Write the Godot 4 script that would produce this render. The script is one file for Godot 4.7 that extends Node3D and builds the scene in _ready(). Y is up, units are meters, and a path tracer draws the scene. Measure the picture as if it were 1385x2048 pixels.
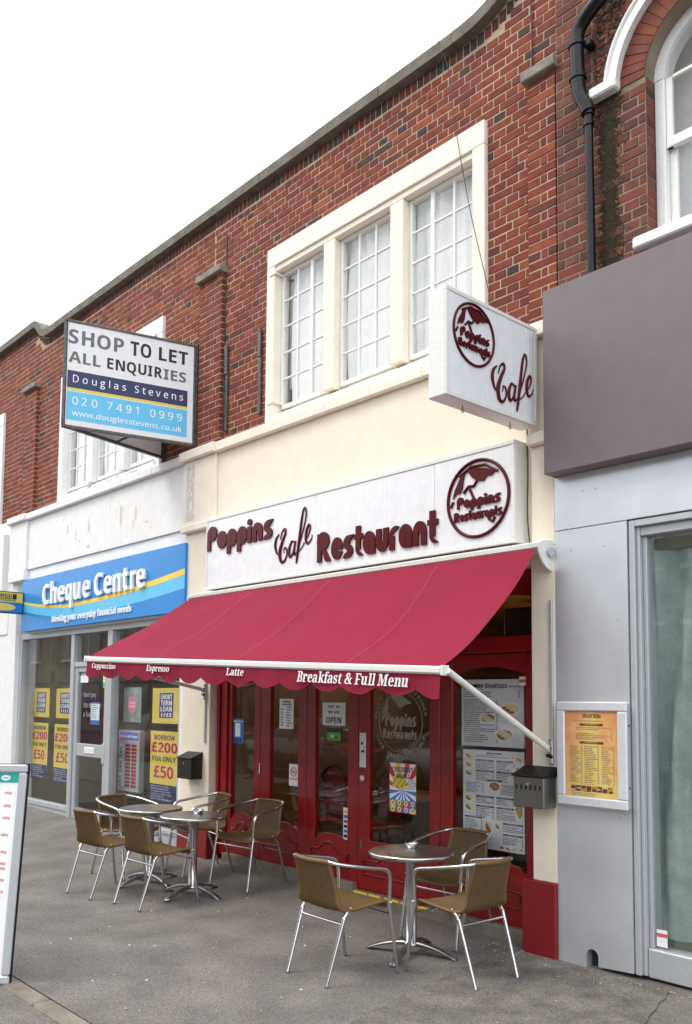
extends Node3D
# A shopping parade under a white overcast sky: cafe with red awning, loan shop to its left, restaurant to its right.
# x runs along the shop fronts, y is up, z points to the street; the brick face of the parade lies at z = 0.

var rng := RandomNumberGenerator.new()
var T := {}
var M := {}
const FLAT := 4294967295

# ---------------------------------------------------------------- nodes
func numbered(called: String) -> String:
	if not has_node(called):
		return called
	var k := 1
	while has_node("%s_%03d" % [called, k]):
		k += 1
	return "%s_%03d" % [called, k]

func thing(called: String, label: String, category: String, at := Vector3.ZERO, group := "") -> Node3D:
	var o := Node3D.new()
	o.name = numbered(called)
	add_child(o)
	o.position = at
	o.set_meta("label", label)
	o.set_meta("category", category)
	if group:
		o.set_meta("group", group)
	return o

func structure(called: String) -> Node3D:
	var o := Node3D.new()
	o.name = numbered(called)
	add_child(o)
	o.set_meta("kind", "structure")
	return o

func S(smooth := false) -> SurfaceTool:
	var st := SurfaceTool.new()
	st.begin(Mesh.PRIMITIVE_TRIANGLES)
	st.set_smooth_group(0 if smooth else FLAT)
	return st

func place(mesh: Mesh, called: String, mat: Material, parent: Node3D) -> MeshInstance3D:
	var o := MeshInstance3D.new()
	o.name = called
	o.mesh = mesh
	o.material_override = mat
	o.cast_shadow = GeometryInstance3D.SHADOW_CASTING_SETTING_ON
	parent.add_child(o, true)
	if parent != self and parent.get_parent() == self:
		o.position = -parent.position
	return o

func put(st: SurfaceTool, called: String, mat: Material, parent: Node3D) -> MeshInstance3D:
	st.generate_normals()
	st.index()
	return place(st.commit(), called, mat, parent)

# ---------------------------------------------------------------- shapes
func face(st: SurfaceTool, p: Array, away: Vector3) -> void:
	var n := Vector3.ZERO
	for i in range(1, p.size() - 1):
		n += (p[i + 1] - p[0]).cross(p[i] - p[0])
	var q := p.duplicate()
	if n.dot(away) < 0.0:
		q.reverse()
	for i in range(1, q.size() - 1):
		st.add_vertex(q[0]); st.add_vertex(q[i]); st.add_vertex(q[i + 1])

func bx(st: SurfaceTool, a: Vector3, b: Vector3, bev := 0.0, xf := Transform3D.IDENTITY) -> void:
	var c := (a + b) * 0.5
	var h := ((b - a) * 0.5).abs()
	solid(st, c, h, Vector3.ONE * minf(bev, 0.45 * minf(h.x, minf(h.y, h.z)) * 2.0), xf)

func solid(st: SurfaceTool, c: Vector3, h: Vector3, bv: Vector3, xf := Transform3D.IDENTITY) -> void:
	var i := h - bv
	var bevelled := bv.x > 0.0
	for ax in 3:
		var u := (ax + 1) % 3
		var v := (ax + 2) % 3
		for s in [-1.0, 1.0]:
			var q := []
			for k in [[-1.0, -1.0], [1.0, -1.0], [1.0, 1.0], [-1.0, 1.0]]:
				var p := Vector3.ZERO
				p[ax] = s * h[ax]
				p[u] = k[0] * i[u]
				p[v] = k[1] * i[v]
				q.append(xf * (c + p))
			var n := Vector3.ZERO
			n[ax] = s
			face(st, q, xf.basis * n)
			if bevelled:
				for s2 in [-1.0, 1.0]:
					var e := []
					for k in [[0, -1.0], [0, 1.0], [1, 1.0], [1, -1.0]]:
						var p := Vector3.ZERO
						p[ax] = s * (h[ax] if k[0] == 0 else i[ax])
						p[u] = s2 * (i[u] if k[0] == 0 else h[u])
						p[v] = k[1] * i[v]
						e.append(xf * (c + p))
					var n2 := n
					n2[u] = s2
					face(st, e, xf.basis * n2)
	if bevelled:
		for sx in [-1.0, 1.0]:
			for sy in [-1.0, 1.0]:
				for sz in [-1.0, 1.0]:
					var n := Vector3(sx, sy, sz)
					face(st, [xf * (c + Vector3(sx * h.x, sy * i.y, sz * i.z)), xf * (c + Vector3(sx * i.x, sy * h.y, sz * i.z)), xf * (c + Vector3(sx * i.x, sy * i.y, sz * h.z))], xf.basis * n)

func box(called: String, parent: Node3D, mat: Material, x0: float, x1: float, y0: float, y1: float, z0: float, z1: float, bev := 0.003) -> MeshInstance3D:
	var st := S()
	bx(st, Vector3(x0, y0, z0), Vector3(x1, y1, z1), bev)
	return put(st, called, mat, parent)

func prism(st: SurfaceTool, poly: PackedVector2Array, d0: float, d1: float, xf := Transform3D.IDENTITY) -> void:
	# poly in the local xy plane, pushed out from d0 to d1 along local z
	var idx := Geometry2D.triangulate_polygon(poly)
	for t in range(0, idx.size(), 3):
		var a := poly[idx[t]]; var b := poly[idx[t + 1]]; var c := poly[idx[t + 2]]
		face(st, [xf * Vector3(a.x, a.y, d1), xf * Vector3(b.x, b.y, d1), xf * Vector3(c.x, c.y, d1)], xf.basis.z * signf(d1 - d0))
		face(st, [xf * Vector3(a.x, a.y, d0), xf * Vector3(b.x, b.y, d0), xf * Vector3(c.x, c.y, d0)], -xf.basis.z * signf(d1 - d0))
	var cw := Geometry2D.is_polygon_clockwise(poly)
	for i in poly.size():
		var a := poly[i]; var b := poly[(i + 1) % poly.size()]
		if a.distance_to(b) < 1e-6:
			continue
		var e := b - a
		var n := Vector2(e.y, -e.x) * (-1.0 if cw else 1.0)
		face(st, [xf * Vector3(a.x, a.y, d0), xf * Vector3(b.x, b.y, d0), xf * Vector3(b.x, b.y, d1), xf * Vector3(a.x, a.y, d1)], xf.basis * Vector3(n.x, n.y, 0))

func tube(st: SurfaceTool, pts: Array, r, seg := 10, closed := false, flat := Vector3.ZERO, caps := true) -> void:
	# r: one radius or one per point; flat: (axis) squeezes the section to half along that world axis
	var n := pts.size()
	var rings := []
	var up := Vector3.UP
	for i in n:
		var a: Vector3 = pts[(i - 1 + n) % n] if closed or i > 0 else pts[i]
		var b: Vector3 = pts[(i + 1) % n] if closed or i < n - 1 else pts[i]
		var t := (b - a).normalized()
		if i == 0:
			up = Vector3.UP if absf(t.y) < 0.9 else Vector3.RIGHT
		up = (up - t * up.dot(t)).normalized()
		var side := t.cross(up)
		var rad: float = r[i] if r is Array else r
		var ring := []
		for k in seg:
			var ang := TAU * k / seg
			var o := (side * cos(ang) + up * sin(ang)) * rad
			if flat != Vector3.ZERO:
				o -= flat * flat.dot(o) * 0.5
			ring.append(pts[i] + o)
		rings.append(ring)
	var last := n if closed else n - 1
	for i in last:
		for k in seg:
			var q := [rings[i][k], rings[(i + 1) % n][k], rings[(i + 1) % n][(k + 1) % seg], rings[i][(k + 1) % seg]]
			face(st, q, (q[0] + q[1] + q[2] + q[3]) * 0.25 - (pts[i] + pts[(i + 1) % n]) * 0.5)
	if caps and not closed:
		st.set_smooth_group(FLAT)
		face(st, rings[0], pts[0] - pts[1])
		face(st, rings[n - 1], pts[n - 1] - pts[n - 2])
		st.set_smooth_group(0)

func curve(ctrl: Array, per := 6) -> Array:
	# Catmull-Rom through the points
	var out := []
	for i in ctrl.size() - 1:
		var a = ctrl[maxi(i - 1, 0)]; var b = ctrl[i]; var c = ctrl[i + 1]; var d = ctrl[mini(i + 2, ctrl.size() - 1)]
		for k in per:
			var t := float(k) / per
			out.append(0.5 * ((2.0 * b) + (c - a) * t + (2.0 * a - 5.0 * b + 4.0 * c - d) * t * t + (3.0 * b - a - 3.0 * c + d) * t * t * t))
	out.append(ctrl[-1])
	return out

func lathe(st: SurfaceTool, prof: Array, seg: int, at := Vector3.ZERO) -> void:
	# prof: Vector2(radius, height)
	for i in prof.size() - 1:
		for k in seg:
			var q := []
			for e in [[i, k], [i + 1, k], [i + 1, k + 1], [i, k + 1]]:
				var p: Vector2 = prof[e[0]]
				var ang: float = TAU * (e[1] % seg) / seg
				q.append(at + Vector3(cos(ang) * p.x, p.y, sin(ang) * p.x))
			var d: Vector2 = prof[i + 1] - prof[i]
			var am := TAU * (k + 0.5) / seg
			var nn := Vector2(d.y, -d.x)
			face(st, q if prof[i].x > 1e-6 else [q[0], q[1], q[2]], Vector3(cos(am) * nn.x, nn.y, sin(am) * nn.x) )

func ellipse(cx: float, cy: float, rx: float, ry: float, a0 := 0.0, a1 := 360.0, n := 28) -> PackedVector2Array:
	var p := PackedVector2Array()
	var full := absf(a1 - a0) >= 359.9
	for i in (n if full else n + 1):
		var a := deg_to_rad(a0 + (a1 - a0) * i / n)
		p.append(Vector2(cx + rx * cos(a), cy + ry * sin(a)))
	return p

func rect(x0: float, y0: float, x1: float, y1: float) -> PackedVector2Array:
	return PackedVector2Array([Vector2(x0, y0), Vector2(x1, y0), Vector2(x1, y1), Vector2(x0, y1)])

func merged(polys: Array, cuts := []) -> Array:
	var out: Array = [polys[0]]
	for k in range(1, polys.size()):
		var cur: PackedVector2Array = polys[k]
		var keep := []
		for o in out:
			var r := Geometry2D.merge_polygons(o, cur)
			var outer := r.filter(func(p): return not Geometry2D.is_polygon_clockwise(p))
			if outer.size() == 1:
				cur = outer[0]
			else:
				keep.append(o)
		keep.append(cur)
		out = keep
	for c in cuts:
		var nx := []
		for o in out:
			nx.append_array(Geometry2D.clip_polygons(o, c).filter(func(p): return not Geometry2D.is_polygon_clockwise(p)))
		out = nx
	return out

# ---------------------------------------------------------------- lettering
var fonts := {}
func font(kind: String) -> Font:
	if not fonts.has(kind):
		var f := SystemFont.new()
		f.font_names = PackedStringArray([{"sans": "Droid Sans", "bold": "Droid Sans", "serif": "Droid Serif"}[kind]])
		f.font_weight = 400 if kind == "sans" else 700
		fonts[kind] = f
	return fonts[kind]

func txt(parent: Node3D, called: String, s: String, kind: String, x0: float, y0: float, x1: float, y1: float, fr: Transform3D, mat: Material, depth := 0.002, slant := 0.0) -> MeshInstance3D:
	# letters fitted into the rectangle (x0, y0)-(x1, y1) of the frame's own plane
	var m := TextMesh.new()
	m.text = s
	m.font = font(kind)
	m.font_size = 32
	m.pixel_size = 0.01
	m.depth = 0.01
	m.curve_step = 2.0
	var o := place(m, called, mat, parent)
	var bb := m.get_aabb()
	var sx := (x1 - x0) / maxf(bb.size.x, 1e-4)
	var sy := (y1 - y0) / maxf(bb.size.y, 1e-4)
	var loc := Transform3D(Basis(Vector3(sx, 0, 0), Vector3(slant * sy, sy, 0), Vector3(0, 0, depth / 0.01)), Vector3(x0 - bb.position.x * sx - slant * sy * bb.position.y, y0 - bb.position.y * sy, -bb.position.z * depth / 0.01))
	o.transform = Transform3D(Basis.IDENTITY, o.position) * fr * loc
	return o

func fz(z: float) -> Transform3D:
	return Transform3D(Basis.IDENTITY, Vector3(0, 0, z))

func glyph(ch: String) -> Array:
	# fat rounded display letters: x-height 1; [outlines, advance]
	match ch:
		"P": return [merged([rect(0, 0, 0.24, 1.1), ellipse(0.36, 0.96, 0.34, 0.42)], [rect(0.30, 0.3, 0.325, 0.95)]), 0.74]
		"R": return [merged([rect(0, 0, 0.26, 1.3), ellipse(0.36, 0.95, 0.38, 0.42), PackedVector2Array([Vector2(0.27, 0.6), Vector2(0.55, 0.5), Vector2(0.84, 0), Vector2(0.52, 0)])], [rect(0.29, 0.86, 0.42, 0.89)]), 0.88]
		"o": return [merged([ellipse(0.34, 0.5, 0.34, 0.5)], [rect(0.33, -0.1, 0.345, 0.6)]), 0.72]
		"p": return [merged([ellipse(0.34, 0.5, 0.34, 0.5), rect(0, -0.36, 0.26, 0.5)], [rect(0.31, -0.1, 0.33, 0.62)]), 0.72]
		"i": return [[rect(0, 0, 0.26, 0.88), ellipse(0.13, 1.12, 0.15, 0.17)], 0.33]
		"n": return [merged([ellipse(0.33, 0.55, 0.33, 0.45, 0, 180), rect(0, 0, 0.27, 0.6), rect(0.39, 0, 0.66, 0.6)]), 0.72]
		"u": return [merged([ellipse(0.33, 0.45, 0.33, 0.45, 180, 360), rect(0, 0.4, 0.27, 1), rect(0.39, 0.4, 0.66, 1)]), 0.72]
		"s": return [merged([ellipse(0.38, 0.66, 0.34, 0.34, 90, 270), PackedVector2Array([Vector2(0.37, 0.72), Vector2(0.5, 0.8), Vector2(0.62, 1.0), Vector2(0.37, 1.0)]), ellipse(0.26, 0.3, 0.32, 0.3, -90, 90), PackedVector2Array([Vector2(0.0, 0.0), Vector2(0.27, 0.0), Vector2(0.27, 0.26), Vector2(0.12, 0.2)])]), 0.66]
		"e": return [merged([ellipse(0.34, 0.5, 0.34, 0.5)], [PackedVector2Array([Vector2(0.24, 0.44), Vector2(0.8, 0.30), Vector2(0.8, 0.41), Vector2(0.24, 0.47)])]), 0.71]
		"a": return [merged([ellipse(0.34, 0.5, 0.34, 0.5), rect(0.42, 0, 0.68, 0.5)], [rect(0.355, -0.1, 0.37, 0.6)]), 0.74]
		"t": return [merged([rect(0.1, 0.3, 0.36, 1.32), rect(0, 0.74, 0.5, 0.96), ellipse(0.36, 0.36, 0.26, 0.36, 180, 300)]), 0.52]
		"r": return [merged([rect(0, 0, 0.26, 0.6), ellipse(0.34, 0.56, 0.34, 0.44, 60, 180)]), 0.5]
	return [[], 0.35]

func baus(parent: Node3D, called: String, s: String, x0: float, y0: float, x1: float, xh: float, fr: Transform3D, depth: float, mat: Material, split: bool) -> void:
	# y0 is the base line, xh the x-height; letters spread from x0 to x1
	var total := 0.0
	for ch in s:
		total += glyph(ch)[1]
	var k := (x1 - x0) / total
	var x := x0
	var st := S()
	for ch in s:
		var g := glyph(ch)
		var sc := fr * Transform3D(Basis(Vector3(k, 0, 0), Vector3(0, xh, 0), Vector3(0, 0, 1)), Vector3(x, y0, 0))
		if split:
			st = S()
		for p in g[0]:
			prism(st, p, 0.0, depth, sc)
		if split:
			put(st, called, mat, parent)
		x += g[1] * k
	if not split:
		put(st, called, mat, parent)

# "Cafe" as brush strokes: [points, half widths], unit box 1 x 1
func script_cafe() -> Array:
	return [
		[[Vector2(0.13, 0.58), Vector2(0.05, 0.50), Vector2(0.02, 0.36), Vector2(0.07, 0.2), Vector2(0.14, 0.17)], [0.010, 0.024, 0.030, 0.018, 0.008]],
		[[Vector2(0.16, 0.46), Vector2(0.20, 0.60), Vector2(0.28, 0.66), Vector2(0.30, 0.58), Vector2(0.22, 0.42), Vector2(0.15, 0.22), Vector2(0.18, 0.04), Vector2(0.27, 0.02), Vector2(0.34, 0.14), Vector2(0.33, 0.26), Vector2(0.27, 0.28), Vector2(0.26, 0.18)], [0.010, 0.014, 0.020, 0.022, 0.030, 0.038, 0.030, 0.020, 0.016, 0.016, 0.012, 0.008]],
		[[Vector2(0.54, 0.36), Vector2(0.47, 0.38), Vector2(0.41, 0.26), Vector2(0.41, 0.12), Vector2(0.46, 0.09), Vector2(0.53, 0.22), Vector2(0.57, 0.38)], [0.012, 0.018, 0.028, 0.028, 0.018, 0.014, 0.016]],
		[[Vector2(0.57, 0.38), Vector2(0.53, 0.18), Vector2(0.55, 0.11), Vector2(0.62, 0.18)], [0.02, 0.026, 0.016, 0.010]],
		[[Vector2(0.62, 0.18), Vector2(0.72, 0.42), Vector2(0.83, 0.78), Vector2(0.83, 0.95), Vector2(0.78, 0.97), Vector2(0.73, 0.80), Vector2(0.67, 0.40), Vector2(0.61, 0.02), Vector2(0.59, -0.06)], [0.010, 0.012, 0.016, 0.018, 0.018, 0.024, 0.030, 0.024, 0.012]],
		[[Vector2(0.66, 0.16), Vector2(0.75, 0.24), Vector2(0.80, 0.32)], [0.010, 0.010, 0.012]],
		[[Vector2(0.82, 0.34), Vector2(0.90, 0.44), Vector2(0.95, 0.58), Vector2(0.91, 0.64), Vector2(0.85, 0.52), Vector2(0.84, 0.36), Vector2(0.89, 0.28), Vector2(0.98, 0.36), Vector2(1.0, 0.44)], [0.010, 0.012, 0.016, 0.020, 0.028, 0.028, 0.018, 0.012, 0.008]],
	]

func brush_cafe(parent: Node3D, x0: float, y0: float, x1: float, y1: float, fr: Transform3D, mat: Material) -> void:
	var k := 0
	for s in script_cafe():
		var p3 := []
		for p in s[0]:
			p3.append(Vector3(lerpf(x0, x1, p.x), lerpf(y0, y1, p.y), 0.006))
		var path := curve(p3, 5)
		var rr := []
		for i in path.size():
			var f := float(i) / 5.0
			var a := mini(int(f), s[1].size() - 1)
			var b := mini(a + 1, s[1].size() - 1)
			rr.append(lerpf(s[1][a], s[1][b], f - a) * (x1 - x0) * 1.1)
		var st := S(true)
		for i in path.size():
			path[i] = fr * path[i]
		tube(st, path, rr, 8, false, fr.basis.z)
		put(st, "script_stroke", mat, parent)
		k += 1

func umbrella_logo(parent: Node3D, cx: float, cy: float, r: float, fr: Transform3D, mat: Material) -> void:
	var ring := []
	for i in 40:
		var a := TAU * i / 40.0
		ring.append(fr * Vector3(cx + r * cos(a), cy + r * sin(a), 0.005))
	var st := S(true)
	tube(st, ring, 0.0135 * r / 0.29, 6, true)
	put(st, "logo_ring", mat, parent)
	var f := fr * Transform3D(Basis(Vector3(r, 0, 0), Vector3(0, r, 0), Vector3(0, 0, 1)), Vector3(cx, cy, 0))
	# canopy panels of the brolly
	var a1 := PackedVector2Array([Vector2(-0.40, 0.80), Vector2(-0.58, 0.62), Vector2(-0.76, 0.32), Vector2(-0.83, 0.10), Vector2(-0.72, 0.21), Vector2(-0.58, 0.22), Vector2(-0.50, 0.34), Vector2(-0.47, 0.55)])
	var a2 := PackedVector2Array([Vector2(-0.34, 0.80), Vector2(-0.1, 0.82), Vector2(0.25, 0.75), Vector2(0.6, 0.62), Vector2(0.45, 0.52), Vector2(0.32, 0.54), Vector2(0.2, 0.42), Vector2(-0.02, 0.46), Vector2(-0.2, 0.60)])
	st = S()
	prism(st, a1, 0, 0.012, f); prism(st, a2, 0, 0.012, f)
	put(st, "umbrella", mat, parent)
	st = S(true)
	var w := 0.011 * r / 0.29
	for s in [[Vector2(-0.30, 0.36), Vector2(-0.10, -0.02)], [Vector2(0.30, -0.42), Vector2(0.40, -0.62), Vector2(0.50, -0.68), Vector2(0.56, -0.56)], [Vector2(-0.9, -0.12), Vector2(-0.82, 0.02), Vector2(-0.8, 0.0)], [Vector2(-0.6, 0.66), Vector2(-0.2, 0.86), Vector2(0.25, 0.84), Vector2(0.66, 0.6)], [Vector2(-0.46, 0.2), Vector2(-0.3, 0.36), Vector2(-0.12, 0.34), Vector2(-0.02, 0.46)]]:
		var p3 := []
		for p in s:
			p3.append(f * Vector3(p.x, p.y, 0.006))
		st = S(true)
		tube(st, p3, w, 6)
		put(st, "umbrella_rib", mat, parent)
	baus(parent, "letter", "Poppins", cx - 0.68 * r, cy - 0.2 * r, cx + 0.76 * r, 0.225 * r, fr, 0.014, mat, true)
	baus(parent, "letter", "Restaurants", cx - 0.78 * r, cy - 0.54 * r, cx + 0.80 * r, 0.19 * r, fr, 0.014, mat, true)

# ---------------------------------------------------------------- materials
func noise_tex(freq: float, lo: float, hi: float, seed_: int, octaves := 4, kind := FastNoiseLite.TYPE_SIMPLEX_SMOOTH, size := 512) -> NoiseTexture2D:
	var n := FastNoiseLite.new()
	n.noise_type = kind
	n.frequency = freq
	n.seed = seed_
	n.fractal_octaves = octaves
	var t := NoiseTexture2D.new()
	t.noise = n
	t.width = size
	t.height = size
	t.seamless = true
	var g := Gradient.new()
	g.set_color(0, Color(lo, lo, lo))
	g.set_color(1, Color(hi, hi, hi))
	t.color_ramp = g
	return t

func mat(c: Color, rough: float, o := {}) -> StandardMaterial3D:
	var m := StandardMaterial3D.new()
	m.albedo_color = c
	m.roughness = rough
	m.metallic = o.get("metal", 0.0)
	m.metallic_specular = o.get("spec", 0.5)
	m.cull_mode = BaseMaterial3D.CULL_DISABLED
	if o.has("tex"):
		m.albedo_texture = o.tex
	if o.has("bump"):
		m.heightmap_enabled = true
		m.heightmap_texture = o.bump
		m.heightmap_scale = o.get("bs", 0.1)
	if o.has("rtex"):
		m.roughness_texture = o.rtex
	if not o.has("uv"):
		m.uv1_triplanar = true
		m.uv1_world_triplanar = o.get("world", true)
		var s = o.get("sc", 1.0)
		m.uv1_scale = s if s is Vector3 else Vector3.ONE * s
	if o.has("tex2"):
		m.detail_enabled = true
		m.detail_albedo = o.tex2
		m.detail_blend_mode = BaseMaterial3D.BLEND_MODE_MUL
		m.detail_uv_layer = BaseMaterial3D.DETAIL_UV_2
		m.uv2_triplanar = true
		m.uv2_world_triplanar = true
		var s2 = o.get("sc2", 1.0)
		m.uv2_scale = s2 if s2 is Vector3 else Vector3.ONE * s2
	if o.has("cc"):
		m.clearcoat_enabled = true
		m.clearcoat = o.cc
		m.clearcoat_roughness = o.get("ccr", 0.1)
	if o.has("rim"):
		m.rim_enabled = true
		m.rim = o.rim
	if o.has("back"):
		m.backlight_enabled = true
		m.backlight = o.back
	if o.has("vc"):
		m.vertex_color_use_as_albedo = true
	return m

func glass(c: Color, a: float) -> StandardMaterial3D:
	var m := StandardMaterial3D.new()
	m.albedo_color = Color(c.r, c.g, c.b, a)
	m.transparency = BaseMaterial3D.TRANSPARENCY_ALPHA
	m.roughness = 0.02
	m.metallic_specular = 0.52
	m.cull_mode = BaseMaterial3D.CULL_DISABLED
	return m

func rgb8(r: int, g: int, b: int) -> Color:
	return Color(r / 255.0, g / 255.0, b / 255.0)

func speckle(size: int, base: float, spread: float, bright: float, dark: float, seed_: int) -> ImageTexture:
	var r := RandomNumberGenerator.new()
	r.seed = seed_
	var n := FastNoiseLite.new()
	n.seed = seed_
	n.frequency = 0.05
	var by := PackedByteArray()
	by.resize(size * size * 3)
	for i in size * size:
		var v := base + (r.randf() - 0.5) * spread
		var q := r.randf()
		if q < bright:
			v += 0.28 * r.randf()
		elif q < bright + dark:
			v -= 0.3 * r.randf()
		var w := r.randf() * 0.05
		by[i * 3] = int(clampf(v + w, 0, 1) * 255)
		by[i * 3 + 1] = int(clampf(v + w * 0.3, 0, 1) * 255)
		by[i * 3 + 2] = int(clampf(v - w * 0.3, 0, 1) * 255)
	return ImageTexture.create_from_image(Image.create_from_data(size, size, false, Image.FORMAT_RGB8, by))

func streaks(w: int, h: int, lo: float, seed_: int, density: float) -> ImageTexture:
	# run-down dirt streaks on painted metal
	var r := RandomNumberGenerator.new()
	r.seed = seed_
	var im := Image.create(w, h, false, Image.FORMAT_RGB8)
	im.fill(Color(1, 1, 1))
	for k in int(w * density):
		var x := r.randi_range(0, w - 1)
		var y0 := r.randi_range(0, h - 1)
		var len := r.randi_range(h / 8, h)
		var v := lerpf(lo, 1.0, r.randf())
		var c := Color(v, v * 0.995, v * 0.985)
		for y in len:
			if r.randf() < 0.93:
				im.set_pixel(x, (y0 + y) % h, c)
	return ImageTexture.create_from_image(im)

func print_lines(w: int, h: int, paper: Color, ink: Color, blocks: Array, seed_: int) -> Image:
	# blocks: [x, y, w, h, line height, kind]; kind 0 text lines, 1 solid bar with pale text, 2 picture blob on plate, 3 heading
	var r := RandomNumberGenerator.new()
	r.seed = seed_
	var im := Image.create(w, h, false, Image.FORMAT_RGB8)
	im.fill(paper)
	for b in blocks:
		var bx0 := int(b[0] * w); var by0 := int(b[1] * h); var bw := int(b[2] * w); var bh := int(b[3] * h)
		if b[5] == 0 or b[5] == 3:
			var y := by0
			while y < by0 + bh:
				var x := bx0
				var end := bx0 + int(bw * (0.45 + 0.5 * r.randf()))
				while x < end:
					var word := r.randi_range(3, 11)
					im.fill_rect(Rect2i(x, y, mini(word, maxi(end - x, 1)), maxi(1, int(b[4] * 0.5))), ink.lerp(paper, 0.15 + 0.35 * r.randf()))
					x += word + 2
				if b[5] == 0 and bw > w * 0.2:
					im.fill_rect(Rect2i(bx0 + bw - 7, y, 6, maxi(1, int(b[4] * 0.5))), ink.lerp(paper, 0.25))
				y += int(b[4])
		elif b[5] == 1:
			im.fill_rect(Rect2i(bx0, by0, bw, bh), ink)
			var x := bx0 + bw / 4
			while x < bx0 + bw * 3 / 4:
				im.fill_rect(Rect2i(x, by0 + bh / 3, 4, maxi(1, bh / 3)), paper)
				x += 6
		elif b[5] == 2:
			for y in bh:
				for x in bw:
					var u := (x + 0.5) / bw * 2.0 - 1.0
					var v := (y + 0.5) / bh * 2.0 - 1.0
					var d := u * u + v * v
					if d < 1.0:
						var c := Color(0.93, 0.93, 0.94)
						if d < 0.62:
							c = [Color(0.75, 0.5, 0.28), Color(0.82, 0.66, 0.36), Color(0.62, 0.32, 0.2), Color(0.45, 0.55, 0.24), Color(0.9, 0.84, 0.66)][int(absf(sin(floor(u * 3.0) * 12.9 + floor(v * 3.0) * 78.2 + b[0] * 37.0)) * 4.99)]
						im.set_pixel(clampi(bx0 + x, 0, w - 1), clampi(by0 + y, 0, h - 1), c)
	return im

func sheet(called: String, parent: Node3D, m: Material, a: Vector3, b: Vector3, c: Vector3, d: Vector3, thick := 0.003) -> MeshInstance3D:
	# a printed board: corners bottom left, bottom right, top right, top left as seen from its front; the print faces the viewer
	var st := S()
	var n := (b - a).cross(d - a).normalized()
	var uv := [Vector2(0, 1), Vector2(1, 1), Vector2(1, 0), Vector2(0, 0)]
	var f := [a, b, c, d]
	for t in [[0, 2, 1], [0, 3, 2]]:
		for i in t:
			st.set_uv(uv[i]); st.add_vertex(f[i])
	for i in 4:
		var j := (i + 1) % 4
		st.set_uv(uv[i])
		face(st, [f[i], f[j], f[j] - n * thick, f[i] - n * thick], (f[i] + f[j] - a - c))
	face(st, [a - n * thick, b - n * thick, c - n * thick, d - n * thick], -n)
	return put(st, called, m, parent)

func flat_sheet(called: String, parent: Node3D, m: Material, x0: float, x1: float, y0: float, y1: float, z: float, thick := 0.003) -> MeshInstance3D:
	return sheet(called, parent, m, Vector3(x0, y0, z), Vector3(x1, y0, z), Vector3(x1, y1, z), Vector3(x0, y1, z), thick)

func printed(im: Image, rough := 0.5) -> StandardMaterial3D:
	var m := mat(Color.WHITE, rough, {"tex": ImageTexture.create_from_image(im), "uv": true})
	m.texture_repeat = false
	return m

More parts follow.
